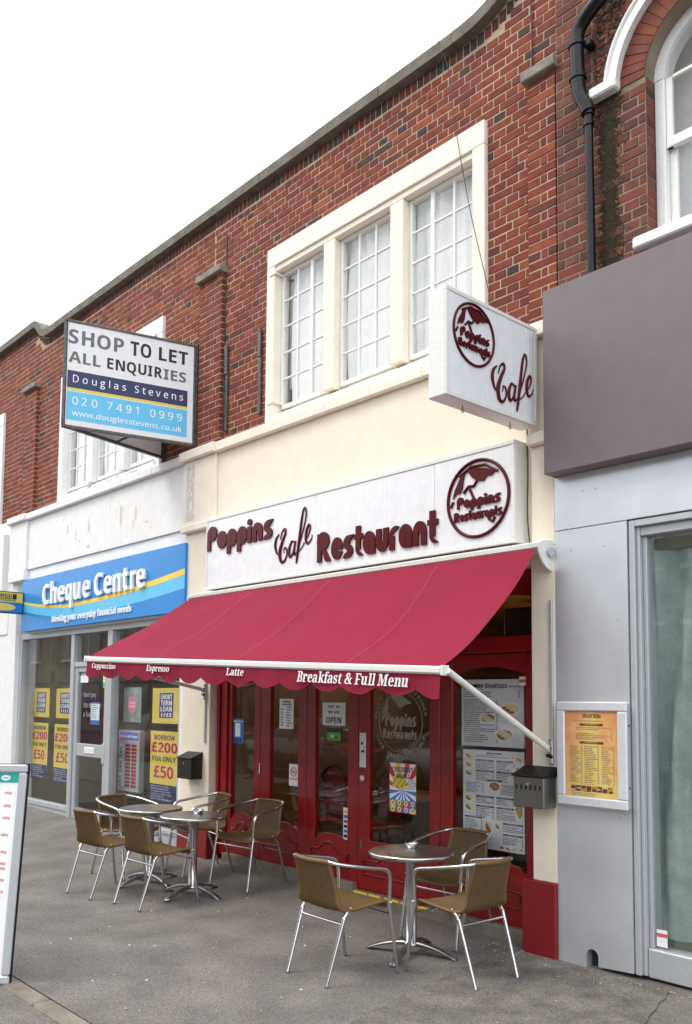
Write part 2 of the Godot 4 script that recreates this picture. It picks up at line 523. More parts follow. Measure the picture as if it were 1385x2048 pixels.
func make_materials() -> void:
	T.grain = noise_tex(0.09, 0.86, 1.0, 3)
	T.soft = noise_tex(0.02, 0.955, 1.0, 5)
	T.blotch = noise_tex(0.012, 0.78, 1.0, 7, 5)
	T.fine = noise_tex(0.2, 0.0, 1.0, 9, 3)
	T.lumps = noise_tex(0.05, 0.0, 1.0, 11, 4)
	T.peel = noise_tex(0.015, 0.0, 1.0, 13, 5)
	T.speck = speckle(512, 0.78, 0.42, 0.09, 0.14, 21)
	T.streak = streaks(512, 256, 0.93, 31, 0.25)
	T.rust2 = noise_tex(0.02, 0.72, 1.0, 19, 5)
	T.rust = noise_tex(0.03, 0.45, 1.0, 17, 5)
	M.brick = mat(Color.WHITE, 0.88, {"vc": true, "tex": T.grain, "sc": 2.2, "tex2": T.blotch, "sc2": 1.3, "bump": T.lumps, "bs": 0.2})
	M.mortar = mat(rgb8(216, 196, 168), 0.95, {"tex": T.grain, "sc": 2.0, "tex2": T.blotch, "sc2": 0.6, "bump": T.fine, "bs": 0.3})
	M.old_mortar = mat(rgb8(168, 152, 132), 0.95, {"tex": T.grain, "sc": 2.0, "tex2": T.blotch, "sc2": 0.8, "bump": T.fine, "bs": 0.3})
	M.stone = mat(rgb8(166, 162, 150), 0.95, {"tex": T.speck, "sc": 1.4, "tex2": T.blotch, "sc2": 0.9, "bump": T.fine, "bs": 0.5})
	M.pale_stone = mat(rgb8(196, 192, 180), 0.95, {"tex": T.speck, "sc": 1.7, "tex2": T.blotch, "sc2": 1.1, "bump": T.fine, "bs": 0.4})
	M.cream = mat(rgb8(243, 233, 212), 0.72, {"tex": T.soft, "sc": 0.35, "bump": T.lumps, "bs": 0.012})
	M.cream_trim = mat(rgb8(245, 237, 220), 0.66, {"tex": T.soft, "sc": 0.5, "bump": T.lumps, "bs": 0.035})
	M.white_render = mat(rgb8(240, 240, 240), 0.75, {"tex": T.soft, "sc": 0.5, "bump": T.peel, "bs": 0.08})
	M.peeled = mat(rgb8(222, 218, 208), 0.85, {"tex": T.grain, "sc": 1.5})
	M.white_paint = mat(rgb8(240, 240, 238), 0.45, {"tex": T.soft, "sc": 2.0})
	M.white_sign = mat(rgb8(236, 239, 243), 0.32, {"tex": T.streak, "sc": Vector3(0.9, 0.9, 0.9), "tex2": T.soft, "sc2": 0.7, "cc": 0.3})
	M.white_metal = mat(rgb8(232, 232, 228), 0.35, {"tex": T.soft, "sc": 2.0})
	M.maroon = mat(rgb8(84, 14, 22), 0.3, {"tex": T.soft, "sc": 4.0, "spec": 0.3})
	M.red = mat(rgb8(156, 16, 18), 0.34, {"tex": T.blotch, "sc": 1.2, "bump": T.lumps, "bs": 0.03, "cc": 0.15, "ccr": 0.15})
	M.plinth_red = mat(rgb8(138, 24, 30), 0.5, {"tex": T.grain, "sc": 0.9, "bump": T.lumps, "bs": 0.1})
	M.awning = mat(rgb8(150, 40, 65), 0.88, {"tex": T.soft, "sc": 0.3, "tex2": T.grain, "sc2": 3.0, "spec": 0.3, "back": Color(0.14, 0.015, 0.03)})
	M.alu = mat(rgb8(214, 214, 216), 0.24, {"metal": 1.0, "tex": T.soft, "sc": 3.0})
	M.alu_frame = mat(rgb8(190, 195, 199), 0.4, {"metal": 0.3, "tex": T.soft, "sc": 1.5})
	M.silver = mat(rgb8(226, 230, 236), 0.38, {"metal": 0.6, "tex": T.soft, "sc": 0.25, "bump": T.peel, "bs": 0.008})
	M.grey_fascia = mat(rgb8(114, 104, 107), 0.42, {"tex": T.soft, "sc": 0.5, "bump": T.peel, "bs": 0.015})
	M.galv = mat(rgb8(132, 132, 128), 0.5, {"metal": 0.6, "tex": T.rust, "sc": 1.5})
	M.steel_top = mat(rgb8(178, 180, 182), 0.3, {"metal": 1.0, "tex": T.soft, "sc": 8.0, "bump": T.fine, "bs": 0.02})
	M.steel_bin = mat(rgb8(140, 138, 132), 0.36, {"metal": 0.9, "tex": T.grain, "sc": Vector3(0.5, 5.0, 0.5)})
	M.dark_bin = mat(rgb8(58, 56, 54), 0.5, {"metal": 0.4, "tex": T.rust, "sc": 2.0})
	M.rattan = mat(rgb8(108, 84, 47), 0.6, {"tex": T.grain, "sc": 5.0, "bump": T.fine, "bs": 0.12})
	M.rattan_core = mat(rgb8(72, 52, 26), 0.75, {"tex": T.grain, "sc": 5.0})
	M.frame_silver = mat(rgb8(222, 225, 229), 0.4, {"metal": 0.2, "tex": T.soft, "sc": 1.5})
	M.seam = mat(rgb8(176, 74, 98), 0.85)
	M.rattan_wrap = mat(rgb8(116, 88, 47), 0.5, {"tex": T.grain, "sc": 5.0, "bump": T.fine, "bs": 0.1})
	M.asphalt = mat(rgb8(156, 153, 150), 0.92, {"tex": T.speck, "sc": 0.5, "tex2": T.blotch, "sc2": 0.23, "bump": T.fine, "bs": 0.35})
	M.road = mat(rgb8(88, 87, 86), 0.92, {"tex": T.speck, "sc": 0.8, "tex2": T.blotch, "sc2": 0.13, "bump": T.fine, "bs": 0.4})
	M.kerb = mat(rgb8(176, 170, 156), 0.9, {"tex": T.speck, "sc": 1.1, "tex2": T.blotch, "sc2": 0.6, "bump": T.fine, "bs": 0.4})
	M.asphalt_old = mat(rgb8(153, 150, 145), 0.94, {"tex": T.speck, "sc": 0.45, "tex2": T.rust2, "sc2": 0.35, "bump": T.fine, "bs": 0.4})
	M.moss_dark = mat(rgb8(52, 44, 30), 0.98, {"tex": T.grain, "sc": 5.0})
	M.litter = mat(rgb8(176, 160, 130), 0.9)
	M.gum = mat(rgb8(196, 192, 184), 0.8)
	M.black = mat(rgb8(24, 24, 25), 0.4)
	M.black_pipe = mat(rgb8(15, 16, 18), 0.32, {"tex": T.soft, "sc": 3.0, "spec": 0.4})
	M.ink = mat(rgb8(22, 22, 24), 0.55)
	M.ink_grey = mat(rgb8(98, 102, 106), 0.5)
	M.white_ink = mat(rgb8(240, 242, 244), 0.5)
	M.blue = mat(rgb8(30, 136, 214), 0.35, {"tex": T.soft, "sc": 0.6})
	M.sky_blue = mat(rgb8(96, 196, 240), 0.35, {"tex": T.soft, "sc": 0.6})
	M.mid_blue = mat(rgb8(30, 116, 196), 0.35, {"tex": T.soft, "sc": 0.6})
	M.yellow = mat(rgb8(244, 206, 62), 0.4)
	M.poster_yellow = mat(rgb8(228, 206, 94), 0.5, {"tex": T.soft, "sc": 3.0})
	M.loan_purple = mat(rgb8(62, 50, 108), 0.45)
	M.pink = mat(rgb8(230, 140, 158), 0.5)
	M.transfer = mat(rgb8(150, 145, 132), 0.6)
	M.navy = mat(rgb8(34, 44, 88), 0.45)
	M.magenta = mat(rgb8(178, 26, 96), 0.5)
	M.purple = mat(rgb8(74, 42, 118), 0.5)
	M.glass = glass(rgb8(20, 24, 23), 0.03)
	M.glass.metallic_specular = 0.38
	M.green_glass = glass(rgb8(120, 160, 150), 0.06)
	M.old_glass = glass(rgb8(200, 210, 210), 0.04)
	M.net = mat(rgb8(250, 251, 251), 0.9, {"tex": T.soft, "sc": 3.0, "back": Color(0.35, 0.36, 0.36)})
	M.sheet_cloth = mat(rgb8(180, 196, 193), 0.9, {"tex": T.grain, "sc": 1.0, "tex2": T.blotch, "sc2": 0.8, "back": Color(0.08, 0.1, 0.1)})
	M.room_cream = mat(rgb8(206, 196, 172), 0.9, {"tex": T.soft, "sc": 0.7})
	M.room_ochre = mat(rgb8(128, 96, 46), 0.9, {"tex": T.soft, "sc": 0.7})
	M.room_dark = mat(rgb8(52, 46, 42), 0.85, {"tex": T.grain, "sc": 0.7})
	M.wood = mat(rgb8(164, 122, 80), 0.5, {"tex": T.grain, "sc": Vector3(0.6, 4.0, 4.0)})
	M.tyre = mat(rgb8(26, 26, 27), 0.8)
	M.moss = mat(rgb8(74, 70, 38), 0.98, {"tex": T.rust, "sc": 5.0})
	M.window_dark = mat(rgb8(46, 52, 56), 0.12, {"cc": 0.5})
	M.paper = mat(rgb8(236, 238, 240), 0.6, {"tex": T.soft, "sc": 3.0})
	M.green = mat(rgb8(86, 168, 40), 0.5)
	M.teal = mat(rgb8(36, 158, 150), 0.5)
	M.red_ink = mat(rgb8(206, 88, 92), 0.6)
	M.cable = mat(rgb8(60, 56, 54), 0.6)
	M.lead = mat(rgb8(96, 94, 92), 0.7, {"tex": T.grain, "sc": 3.0})

# ---------------------------------------------------------------- brickwork
var brick_shapes := {}
const REDS := [[148, 65, 46], [156, 71, 48], [141, 59, 43], [164, 80, 52], [133, 56, 43], [151, 68, 50], [144, 63, 47], [172, 84, 50], [126, 58, 48], [110, 56, 47], [90, 60, 53], [72, 60, 58]]
const OLD_REDS := [[134, 74, 60], [124, 68, 56], [142, 76, 60], [116, 66, 56], [136, 84, 70], [108, 66, 58], [144, 72, 54], [128, 78, 66], [120, 74, 62], [110, 60, 50], [92, 64, 56], [126, 88, 74]]
const WEIGHTS := [18, 17, 16, 8, 12, 14, 13, 3, 6, 4, 3, 2]

func pick_red() -> int:
	var total := 0
	for w in WEIGHTS:
		total += w
	var q := rng.randi_range(0, total - 1)
	for i in WEIGHTS.size():
		q -= WEIGHTS[i]
		if q < 0:
			return i
	return 0

func brick_color(k: int, old: bool) -> Color:
	var c: Array = (OLD_REDS if old else REDS)[k]
	return rgb8(c[0], c[1], c[2]).srgb_to_linear()

func brick_mesh(k: int, old: bool) -> Mesh:
	var key := k + (100 if old else 0)
	if not brick_shapes.has(key):
		var st := S()
		st.set_color(brick_color(k, old))
		solid(st, Vector3.ZERO, Vector3.ONE * 0.5, Vector3(0.016 + 0.004 * (k % 3), 0.05 + 0.012 * (k % 2), 0.05))
		st.generate_normals()
		brick_shapes[key] = st.commit()
	return brick_shapes[key]

func lay(X0: float, X1: float, Y0: float, Y1: float, holes: Array, first: int, shift := 0.0) -> Array:
	# English bond: rows of stretchers and rows of headers; every piece [x0, x1, y0, y1]
	var out := []
	var course := 0.072
	var row := 0
	var y := Y0
	while y + 0.03 < Y1:
		var y1 := minf(y + course, Y1)
		var pitch := 0.238 if (row + first) % 2 == 0 else 0.119
		var x := X0 - 0.238 + shift + (0.0 if (row + first) % 2 == 0 else 0.0595) + (0.119 if (row + first) % 4 == 2 and shift > 0.0 else 0.0)
		while x < X1:
			var spans := [[maxf(x, X0), minf(x + pitch, X1)]]
			for h in holes:
				if h.position.y < y1 - 0.02 and h.end.y > y + 0.02:
					var nx := []
					for s in spans:
						if s[1] <= h.position.x or s[0] >= h.end.x:
							nx.append(s)
						else:
							if s[0] < h.position.x:
								nx.append([s[0], h.position.x])
							if s[1] > h.end.x:
								nx.append([h.end.x, s[1]])
					spans = nx
			for s in spans:
				if s[1] - s[0] > 0.028:
					out.append([s[0], s[1], y, y1])
			x += pitch
		y = y1
		row += 1
	return out

func build_bricks(parent: Node3D, list: Array, z: float, old: bool, singles: int, near: Vector3) -> void:
	list.sort_custom(func(a, b): return near.distance_squared_to(Vector3((a[0] + a[1]) * 0.5, (a[2] + a[3]) * 0.5, z)) * (0.06 + 0.238) / (0.06 + a[1] - a[0]) < near.distance_squared_to(Vector3((b[0] + b[1]) * 0.5, (b[2] + b[3]) * 0.5, z)) * (0.06 + 0.238) / (0.06 + b[1] - b[0]))
	var rest := S()
	var many := 0
	for i in list.size():
		var b: Array = list[i]
		var j := 0.0055
		var k: int = pick_red()
		if b.size() > 6:
			k = [8, 9, 10, 11, 4][rng.randi_range(0, 4)]
		var zz: float = (b[4] if b.size() > 4 else z) + rng.randf_range(-0.0025, 0.002)
		var dep: float = b[5] if b.size() > 5 else 0.06
		var c := Vector3((b[0] + b[1]) * 0.5, (b[2] + b[3]) * 0.5 + rng.randf_range(-0.0012, 0.0012), zz - dep * 0.5)
		var sz := Vector3(b[1] - b[0] - j * 2.0 + rng.randf_range(-0.002, 0.002), b[3] - b[2] - j * 2.0 + rng.randf_range(-0.0015, 0.0015), dep)
		var bas := Basis(Vector3(0, 0, 1), rng.randf_range(-0.008, 0.008)).scaled_local(sz)
		if i < singles:
			var o := place(brick_mesh(k, old), "brick", M.brick, parent)
			o.transform = Transform3D(bas, c + o.position)
		else:
			many += 1
			rest.set_color(brick_color(k, old))
			solid(rest, Vector3.ZERO, Vector3.ONE * 0.5, Vector3(0.016 + 0.004 * (k % 3), 0.05 + 0.012 * (k % 2), 0.05), Transform3D(bas, c))
	if many:
		var o := put(rest, "brick_field", M.brick, parent)
		o.set_meta("kind", "stuff")

func core(called: String, parent: Node3D, m: Material, X0: float, X1: float, Y0: float, Y1: float, z0: float, z1: float, holes: Array) -> void:
	# a wall slab with rectangular openings, in blocks that only touch
	var xs := [X0, X1]
	var ys := [Y0, Y1]
	for h in holes:
		for v in [h.position.x, h.end.x]:
			if v > X0 and v < X1 and not xs.has(v):
				xs.append(v)
		for v in [h.position.y, h.end.y]:
			if v > Y0 and v < Y1 and not ys.has(v):
				ys.append(v)
	xs.sort(); ys.sort()
	var st := S()
	for i in xs.size() - 1:
		for j in ys.size() - 1:
			var c := Vector2((xs[i] + xs[i + 1]) * 0.5, (ys[j] + ys[j + 1]) * 0.5)
			if not holes.any(func(h): return h.has_point(c)):
				bx(st, Vector3(xs[i], ys[j], z0), Vector3(xs[i + 1], ys[j + 1], z1))
	put(st, called, m, parent)

# ---------------------------------------------------------------- ground
func lift(x: float, z: float) -> float:
	# the forecourt climbs a little to the left along the shop fronts and falls to the street
	var a := clampf(-3.4 - x, 0.0, 30.0) * 0.0165
	return a * smoothstep(1.15, -0.1, z) + 0.004 * sin(x * 1.7) * sin(z * 2.3)

func make_ground() -> void:
	var g := structure("ground")
	var st := S()
	face(st, [Vector3(-300, -0.14, -300), Vector3(300, -0.14, -300), Vector3(300, -0.14, 300), Vector3(-300, -0.14, 300)], Vector3.UP)
	put(st, "road_surface", M.road, g)
	var p := structure("pavement")
	st = S(true)
	var xs := []
	var x := -60.0
	while x < 12.0:
		xs.append(x)
		x += 1.0 if x < -16.0 else 0.2
	var zs := [-0.6]
	var z := -0.2
	while z < 3.0:
		zs.append(z)
		z += 0.16
	zs.append(3.02)
	for i in xs.size() - 1:
		for j in zs.size() - 1:
			var q := []
			for e in [[0, 0], [1, 0], [1, 1], [0, 1]]:
				q.append(Vector3(xs[i + e[0]], lift(xs[i + e[0]], zs[j + e[1]]), zs[j + e[1]]))
			face(st, q, Vector3.UP)
	put(st, "asphalt_forecourt", M.asphalt, p)
	st = S()
	bx(st, Vector3(-60, -0.13, 3.152), Vector3(12, -0.003, 6.6))
	put(st, "asphalt_footway", M.asphalt, p)
	st = S(true)
	for k in 38:
		var gx := rng.randf_range(-9.0, -2.2)
		var gz := rng.randf_range(0.5, 3.0)
		var r := rng.randf_range(0.004, 0.013)
		lathe(st, [Vector2(r, 0), Vector2(r * 0.8, 0.0035), Vector2(0.0, 0.004)], 9, Vector3(gx, lift(gx, gz) + 0.0005, gz))
	put(st, "chewing_gum_spots", M.gum, p).set_meta("kind", "stuff")
	# an old trench repair beside the silver cladding, with a ragged edge
	st = S()
	var ragged := PackedVector2Array()
	for q in [[-3.9, 0.16], [-2.7, 0.16], [-2.5, 0.9], [-2.3, 1.8], [-2.5, 3.0], [-3.3, 3.0], [-3.55, 2.2], [-3.75, 1.2]]:
		ragged.append(Vector2(q[0], q[1]))
	var rag2 := PackedVector2Array()
	for i in ragged.size():
		var a := ragged[i]
		var c := ragged[(i + 1) % ragged.size()]
		for k in 9:
			rag2.append(a.lerp(c, k / 9.0) + Vector2(rng.randf_range(-0.012, 0.012), rng.randf_range(-0.012, 0.012)))
	var tri := Geometry2D.triangulate_polygon(rag2)
	for i in range(0, tri.size(), 3):
		var q := []
		for k in 3:
			var v := rag2[tri[i + k]]
			q.append(Vector3(v.x, lift(v.x, v.y) + 0.007, v.y))
		face(st, q, Vector3.UP)
	put(st, "asphalt_repair", M.asphalt_old, p)
	st = S()
	for k in 150:
		var lx := rng.randf_range(-4.1, -2.4) if k % 3 else rng.randf_range(-8.0, -3.0)
		var lz := 0.14 + 0.5 * rng.randf() * rng.randf() if k % 3 else rng.randf_range(0.1, 2.9)
		var s2 := rng.randf_range(0.0015, 0.006)
		solid(st, Vector3.ZERO, Vector3(s2, s2 * 0.35, s2 * rng.randf_range(0.5, 1.6)), Vector3.ZERO, Transform3D(Basis(Vector3.UP, rng.randf() * TAU), Vector3(lx, lift(lx, lz) + 0.009, lz)))
	put(st, "litter_specks", M.litter, p).set_meta("kind", "stuff")
	var ks := structure("kerb")
	var kx := -12.36
	while kx < 2.0:
		var len := 0.9 + rng.randf_range(-0.02, 0.05)
		var s := S()
		bx(s, Vector3(kx + 0.005, -0.1, 3.026), Vector3(kx + len - 0.005, 0.006 + rng.randf_range(-0.003, 0.003), 3.146), 0.012)
		put(s, "kerb_stone", M.kerb, ks)
		kx += len
	var outer := -40.0
	while outer < 8.0:
		var s := S()
		bx(s, Vector3(outer + 0.005, -0.13, 6.605), Vector3(outer + 1.95, 0.002, 6.74), 0.015)
		put(s, "kerb_stone", M.kerb, ks)
		outer += 1.96
	st = S()
	bx(st, Vector3(-110, -0.13, 17.0), Vector3(30, 0.0, 20.5))
	put(st, "far_footway", M.asphalt, p)

# ---------------------------------------------------------------- upper windows
func casement(parent: Node3D, x0: float, x1: float, y0: float, y1: float, z: float, side: int, grime: bool) -> void:
	# leaded-light window: frame, three columns of five panes; side: which light is the opening one (heavier bar)
	var w := box("window", parent, M.white_paint, x0, x0 + 0.035, y0, y1, z - 0.03, z + 0.012)
	var st := S()
	bx(st, Vector3(x1 - 0.035, y0, z - 0.03), Vector3(x1, y1, z + 0.012), 0.003)
	bx(st, Vector3(x0 + 0.036, y1 - 0.032, z - 0.03), Vector3(x1 - 0.036, y1, z + 0.012), 0.003)
	bx(st, Vector3(x0 + 0.036, y0, z - 0.03), Vector3(x1 - 0.036, y0 + 0.04, z + 0.014), 0.003)
	put(st, "frame", M.white_paint, w)
	var cols := []
	for k in 4:
		cols.append(lerpf(x0 + 0.035, x1 - 0.035, k / 3.0))
	var rows := []
	for k in 6:
		rows.append(lerpf(y0 + 0.04, y1 - 0.032, k / 5.0))
	for k in [1, 2]:
		st = S()
		var hw := 0.021 if k == side else 0.0095
		bx(st, Vector3(cols[k] - hw, y0 + 0.04, z - 0.018), Vector3(cols[k] + hw, y1 - 0.032, z + (0.014 if k == side else 0.009)), 0.003)
		put(st, "glazing_bar", M.white_paint, w)
	for k in range(1, 5):
		st = S()
		for c in 3:
			var a: float = cols[c] + (0.0 if c == 0 else (0.021 if c == side else 0.0095)) + 0.0005
			var b: float = cols[c + 1] - (0.0 if c == 2 else (0.021 if c + 1 == side else 0.0095)) - 0.0005
			bx(st, Vector3(a, rows[k] - 0.0085, z - 0.015), Vector3(b, rows[k] + 0.0085, z + 0.007), 0.003)
		put(st, "glazing_bar", M.white_paint, w)
	for r in 5:
		for c in 3:
			st = S()
			var t := Transform3D(Basis(Vector3.UP, rng.randf_range(-0.006, 0.006)) * Basis(Vector3.RIGHT, rng.randf_range(-0.006, 0.006)), Vector3((cols[c] + cols[c + 1]) * 0.5, (rows[r] + rows[r + 1]) * 0.5, z - 0.005))
			solid(st, Vector3.ZERO, Vector3((cols[c + 1] - cols[c]) * 0.5 - 0.004, (rows[r + 1] - rows[r]) * 0.5 - 0.004, 0.0012), Vector3.ZERO, t)
			put(st, "pane", M.old_glass, w)

func net_curtain(parent: Node3D, x0: float, x1: float, y0: float, y1: float, z: float, folds: float, gather: bool) -> void:
	var st := S(true)
	var nx := 70
	var ny := 14
	var grid := []
	for j in ny + 1:
		var row := []
		for i in nx + 1:
			var u := float(i) / nx
			var v := float(j) / ny
			var amp := 0.012 + 0.010 * sin(u * 17.0 + 1.3)
			var d := amp * sin(u * folds + 1.8 * sin(v * 3.0 + u * 5.0)) + 0.012 * sin(u * folds * 0.31 + v * 4.0)
			if gather:
				d += 0.02 * sin(u * 26.0 + v * 5.0) * v
			row.append(Vector3(lerpf(x0, x1, u), lerpf(y0, y1, v) + 0.006 * sin(u * 40.0), z + d))
		grid.append(row)
	for j in ny:
		for i in nx:
			face(st, [grid[j][i], grid[j][i + 1], grid[j + 1][i + 1], grid[j + 1][i]], Vector3(0, 0, 1))
	put(st, "net_curtain", M.net, parent)

func flakes(parent: Node3D, called: String, m: Material, x0: float, x1: float, y0: float, y1: float, z: float, n: int, size: float, stretch: float) -> void:
	# scabs where the paint has come away: thin ragged islands
	var st := S()
	for k in n:
		var c := Vector2(rng.randf_range(x0, x1), rng.randf_range(y0, y1))
		var s := size * (0.3 + rng.randf() * rng.randf() * 1.6)
		var poly := PackedVector2Array()
		var np := 11
		for i in np:
			var a := TAU * i / np
			var r := s * rng.randf_range(0.45, 1.15)
			poly.append(c + Vector2(cos(a) * r * stretch, sin(a) * r / stretch))
		if Geometry2D.triangulate_polygon(poly).is_empty():
			continue
		prism(st, poly, z - 0.004, z + 0.0012 + 0.0001 * (k % 17))
	put(st, called, m, parent).set_meta("kind", "stuff")

func upper_window(b: Node3D, wx0: float, dx: float, trim: Material, cream: bool) -> void:
	# one wide stone-framed window of three lights; wx0 is the left edge of its surround
	var x := wx0
	var sur := box("window_surround", b, trim, x, x + 2.845, 6.185, 6.385, -0.16, 0.04, 0.006)
	box("jamb", sur, trim, x, x + 0.125, 4.5, 6.184, -0.16, 0.04, 0.006)
	box("jamb", sur, trim, x + 2.72, x + 2.845, 4.5, 6.184, -0.16, 0.04, 0.006)
	var st := S()
	bx(st, Vector3(x + 0.126, 6.13, -0.16), Vector3(x + 2.719, 6.184, 0.018), 0.004)
	put(st, "head_fillet", trim, sur)
	for mx in [x + 0.87, x + 1.77]:
		st = S()
		bx(st, Vector3(mx, 4.67, -0.16), Vector3(mx + 0.16, 6.129, 0.02), 0.008)
		put(st, "mullion", trim, sur)
	st = S()
	var pr := PackedVector2Array([Vector2(-0.16, 4.5), Vector2(0.042, 4.5), Vector2(0.042, 4.6), Vector2(-0.1, 4.685), Vector2(-0.16, 4.685)])
	prism(st, pr, x + 0.126, x + 2.719, Transform3D(Basis(Vector3(0, 0, 1), Vector3(0, 1, 0), Vector3(1, 0, 0)), Vector3.ZERO))
	put(st, "sill", trim, sur)
	if cream:
		for y in [4.735, 6.085]:
			box("casement_stay", b, M.white_metal, -6.99, -6.88, y, y + 0.02, -0.06, 0.05, 0.004)
		for fl in [[x + 1.1, x + 1.75, 14, 0.02], [x + 0.2, x + 0.9, 5, 0.012]]:
			var s2 := S()
			for k in fl[2]:
				var cx := rng.randf_range(fl[0], fl[1])
				var cz := rng.randf_range(-0.06, 0.03)
				var cy := 4.6 + (0.042 - cz) / 0.142 * 0.085
				var t := Transform3D(Basis(Vector3.RIGHT, -PI / 2 + 0.54), Vector3(cx, cy + 0.001, cz))
				var poly := PackedVector2Array()
				for i in 9:
					var a := TAU * i / 9.0
					var r: float = fl[3] * rng.randf_range(0.3, 1.1)
					poly.append(Vector2(cos(a) * r * 2.4, sin(a) * r * 0.8))
				if not Geometry2D.triangulate_polygon(poly).is_empty():
					prism(s2, poly, -0.002, 0.0015 + 0.0001 * k, t)
			var o := put(s2, "peeling_paint", M.peeled, sur)
			o.set_meta("kind", "stuff")
	var lights := [[x + 0.126, x + 0.869, 2], [x + 1.031, x + 1.769, 0], [x + 1.931, x + 2.719, 1]]
	for k in 3:
		var l: Array = lights[k]
		casement(b, l[0] + 0.002, l[1] - 0.002, 4.69, 6.128, -0.07, l[2], cream)
	net_curtain(b, x + 0.17, x + 0.89, 4.66, 6.2, -0.2, 36.0, false)
	net_curtain(b, x + 1.02, x + 1.8, 4.66, 6.2, -0.2, 30.0, true)
	net_curtain(b, x + 1.9, x + 2.75, 4.66, 6.2, -0.2, 44.0, true)
	# the room behind
	st = S()
	bx(st, Vector3(x - 0.3, 4.4, -3.0), Vector3(x + 3.2, 4.45, -0.24))
	bx(st, Vector3(x - 0.3, 6.6, -3.0), Vector3(x + 3.2, 6.65, -0.24))
	bx(st, Vector3(x - 0.35, 4.4, -3.05), Vector3(x + 3.25, 6.65, -3.0))
	bx(st, Vector3(x - 0.35, 4.4, -3.0), Vector3(x - 0.3, 6.65, -0.24))
	bx(st, Vector3(x + 3.2, 4.4, -3.0), Vector3(x + 3.25, 6.65, -0.24))
	put(st, "upstairs_room", M.room_cream, b)

# ---------------------------------------------------------------- parapet
func cope_path() -> PackedVector2Array:
	var p := PackedVector2Array([Vector2(-22, 7.43), Vector2(-13.2, 7.43), Vector2(-12.95, 7.43)])
	for q in [[-12.88, 7.40], [-12.82, 7.34], [-12.75, 7.27], [-12.66, 7.21], [-12.55, 7.175], [-12.4, 7.165]]:
		p.append(Vector2(q[0], q[1]))
	for q in [[-4.42, 7.165], [-4.26, 7.18], [-4.12, 7.215], [-4.0, 7.27], [-3.91, 7.345], [-3.84, 7.44], [-3.8, 7.5], [-3.74, 7.53], [-3.535, 7.53]]:
		p.append(Vector2(q[0], q[1]))
	return p

func cope_y(x: float) -> float:
	var p := cope_path()
	for i in p.size() - 1:
		if x >= p[i].x and x <= p[i + 1].x:
			return lerpf(p[i].y, p[i + 1].y, (x - p[i].x) / maxf(p[i + 1].x - p[i].x, 1e-5))
	return 7.5

func coping(b: Node3D, X0: float, X1: float) -> void:
	var cuts := [X0]
	var x := X0
	while x < X1 - 1.2:
		x += 0.9 + rng.randf_range(-0.04, 0.04)
		cuts.append(x)
	cuts.append(X1)
	var path := cope_path()
	for k in cuts.size() - 1:
		var pts := [Vector2(cuts[k] + 0.004, cope_y(cuts[k] + 0.004))]
		for p in path:
			if p.x > cuts[k] + 0.01 and p.x < cuts[k + 1] - 0.01:
				pts.append(p)
		pts.append(Vector2(cuts[k + 1] - 0.004, cope_y(cuts[k + 1] - 0.004)))
		var poly := PackedVector2Array()
		for p in pts:
			poly.append(p)
		for i in range(pts.size() - 1, -1, -1):
			var a: Vector2 = pts[maxi(i - 1, 0)]
			var c: Vector2 = pts[mini(i + 1, pts.size() - 1)]
			var t := (c - a).normalized()
			if i == 0 or i == pts.size() - 1:
				t = Vector2(1, 0)
			poly.append(pts[i] + Vector2(-t.y, t.x) * 0.105)
		var st := S()
		prism(st, poly, -0.3, 0.085 + rng.randf_range(-0.003, 0.003))
		put(st, "coping_stone", M.stone, b)

func gable(b: Node3D, m: Material, X0: float, X1: float, Y0: float) -> void:
	# wall head between the last level course and the coping
	var poly := PackedVector2Array([Vector2(X0, Y0), Vector2(X1, Y0)])
	var n := 60
	for i in n + 1:
		var x := lerpf(X1, X0, float(i) / n)
		poly.append(Vector2(x, cope_y(x) - 0.0005))
	var st := S()
	prism(st, poly, -0.24, -0.0045)
	put(st, "wall_head", m, b)

func top_bricks(X0: float, X1: float, Y0: float, list: Array) -> void:
	# level courses cut to the curve, then a course of bricks on edge under the coping
	for b in lay(X0, X1, Y0, 7.6, [], 1):
		var top := minf(cope_y(b[0]), cope_y(b[1])) - 0.112
		if b[2] + 0.03 < top:
			list.append([b[0], b[1], b[2], minf(b[3], top)])
	var x := X0
	while x < X1 - 0.03:
		var x1 := minf(x + 0.074, X1)
		var cy := minf(cope_y(x), cope_y(x1))
		list.append([x, x1, cy - 0.112, cy - 0.002, 0.0, 0.06, true])
		x = x1

func pilaster(b: Node3D, x0: float, x1: float, y0: float, y1: float, z: float, cap: bool, list: Array) -> void:
	box("pilaster_core", b, M.mortar, x0 + 0.008, x1 - 0.008, y0, y1, -0.02, z - 0.0045, 0.0)
	var row := 0
	var y := y0
	while y + 0.02 < y1:
		var e := minf(y + 0.072, y1)
		var cuts: Array = [x0, x0 + 0.119, x0 + 0.357, x1] if row % 2 == 0 else [x0, x0 + 0.238, x0 + 0.297, x1]
		if x1 - x0 < 0.3:
			cuts = [x0, x1] if row % 2 == 0 else [x0, x0 + 0.119, x0 + 0.18, x1]
		for i in cuts.size() - 1:
			if cuts[i + 1] - cuts[i] > 0.02:
				list.append([cuts[i], cuts[i + 1], y, e, z, z + 0.01])
		y = e
		row += 1
	if cap:
		box("pilaster_cap", b, M.pale_stone, x0 - 0.02, x1 + 0.02, y1 + 0.003, y1 + 0.083, -0.01, z + 0.055, 0.008)

# ---------------------------------------------------------------- the parade
const EYE := Vector3(0, 1.75, 5.3)

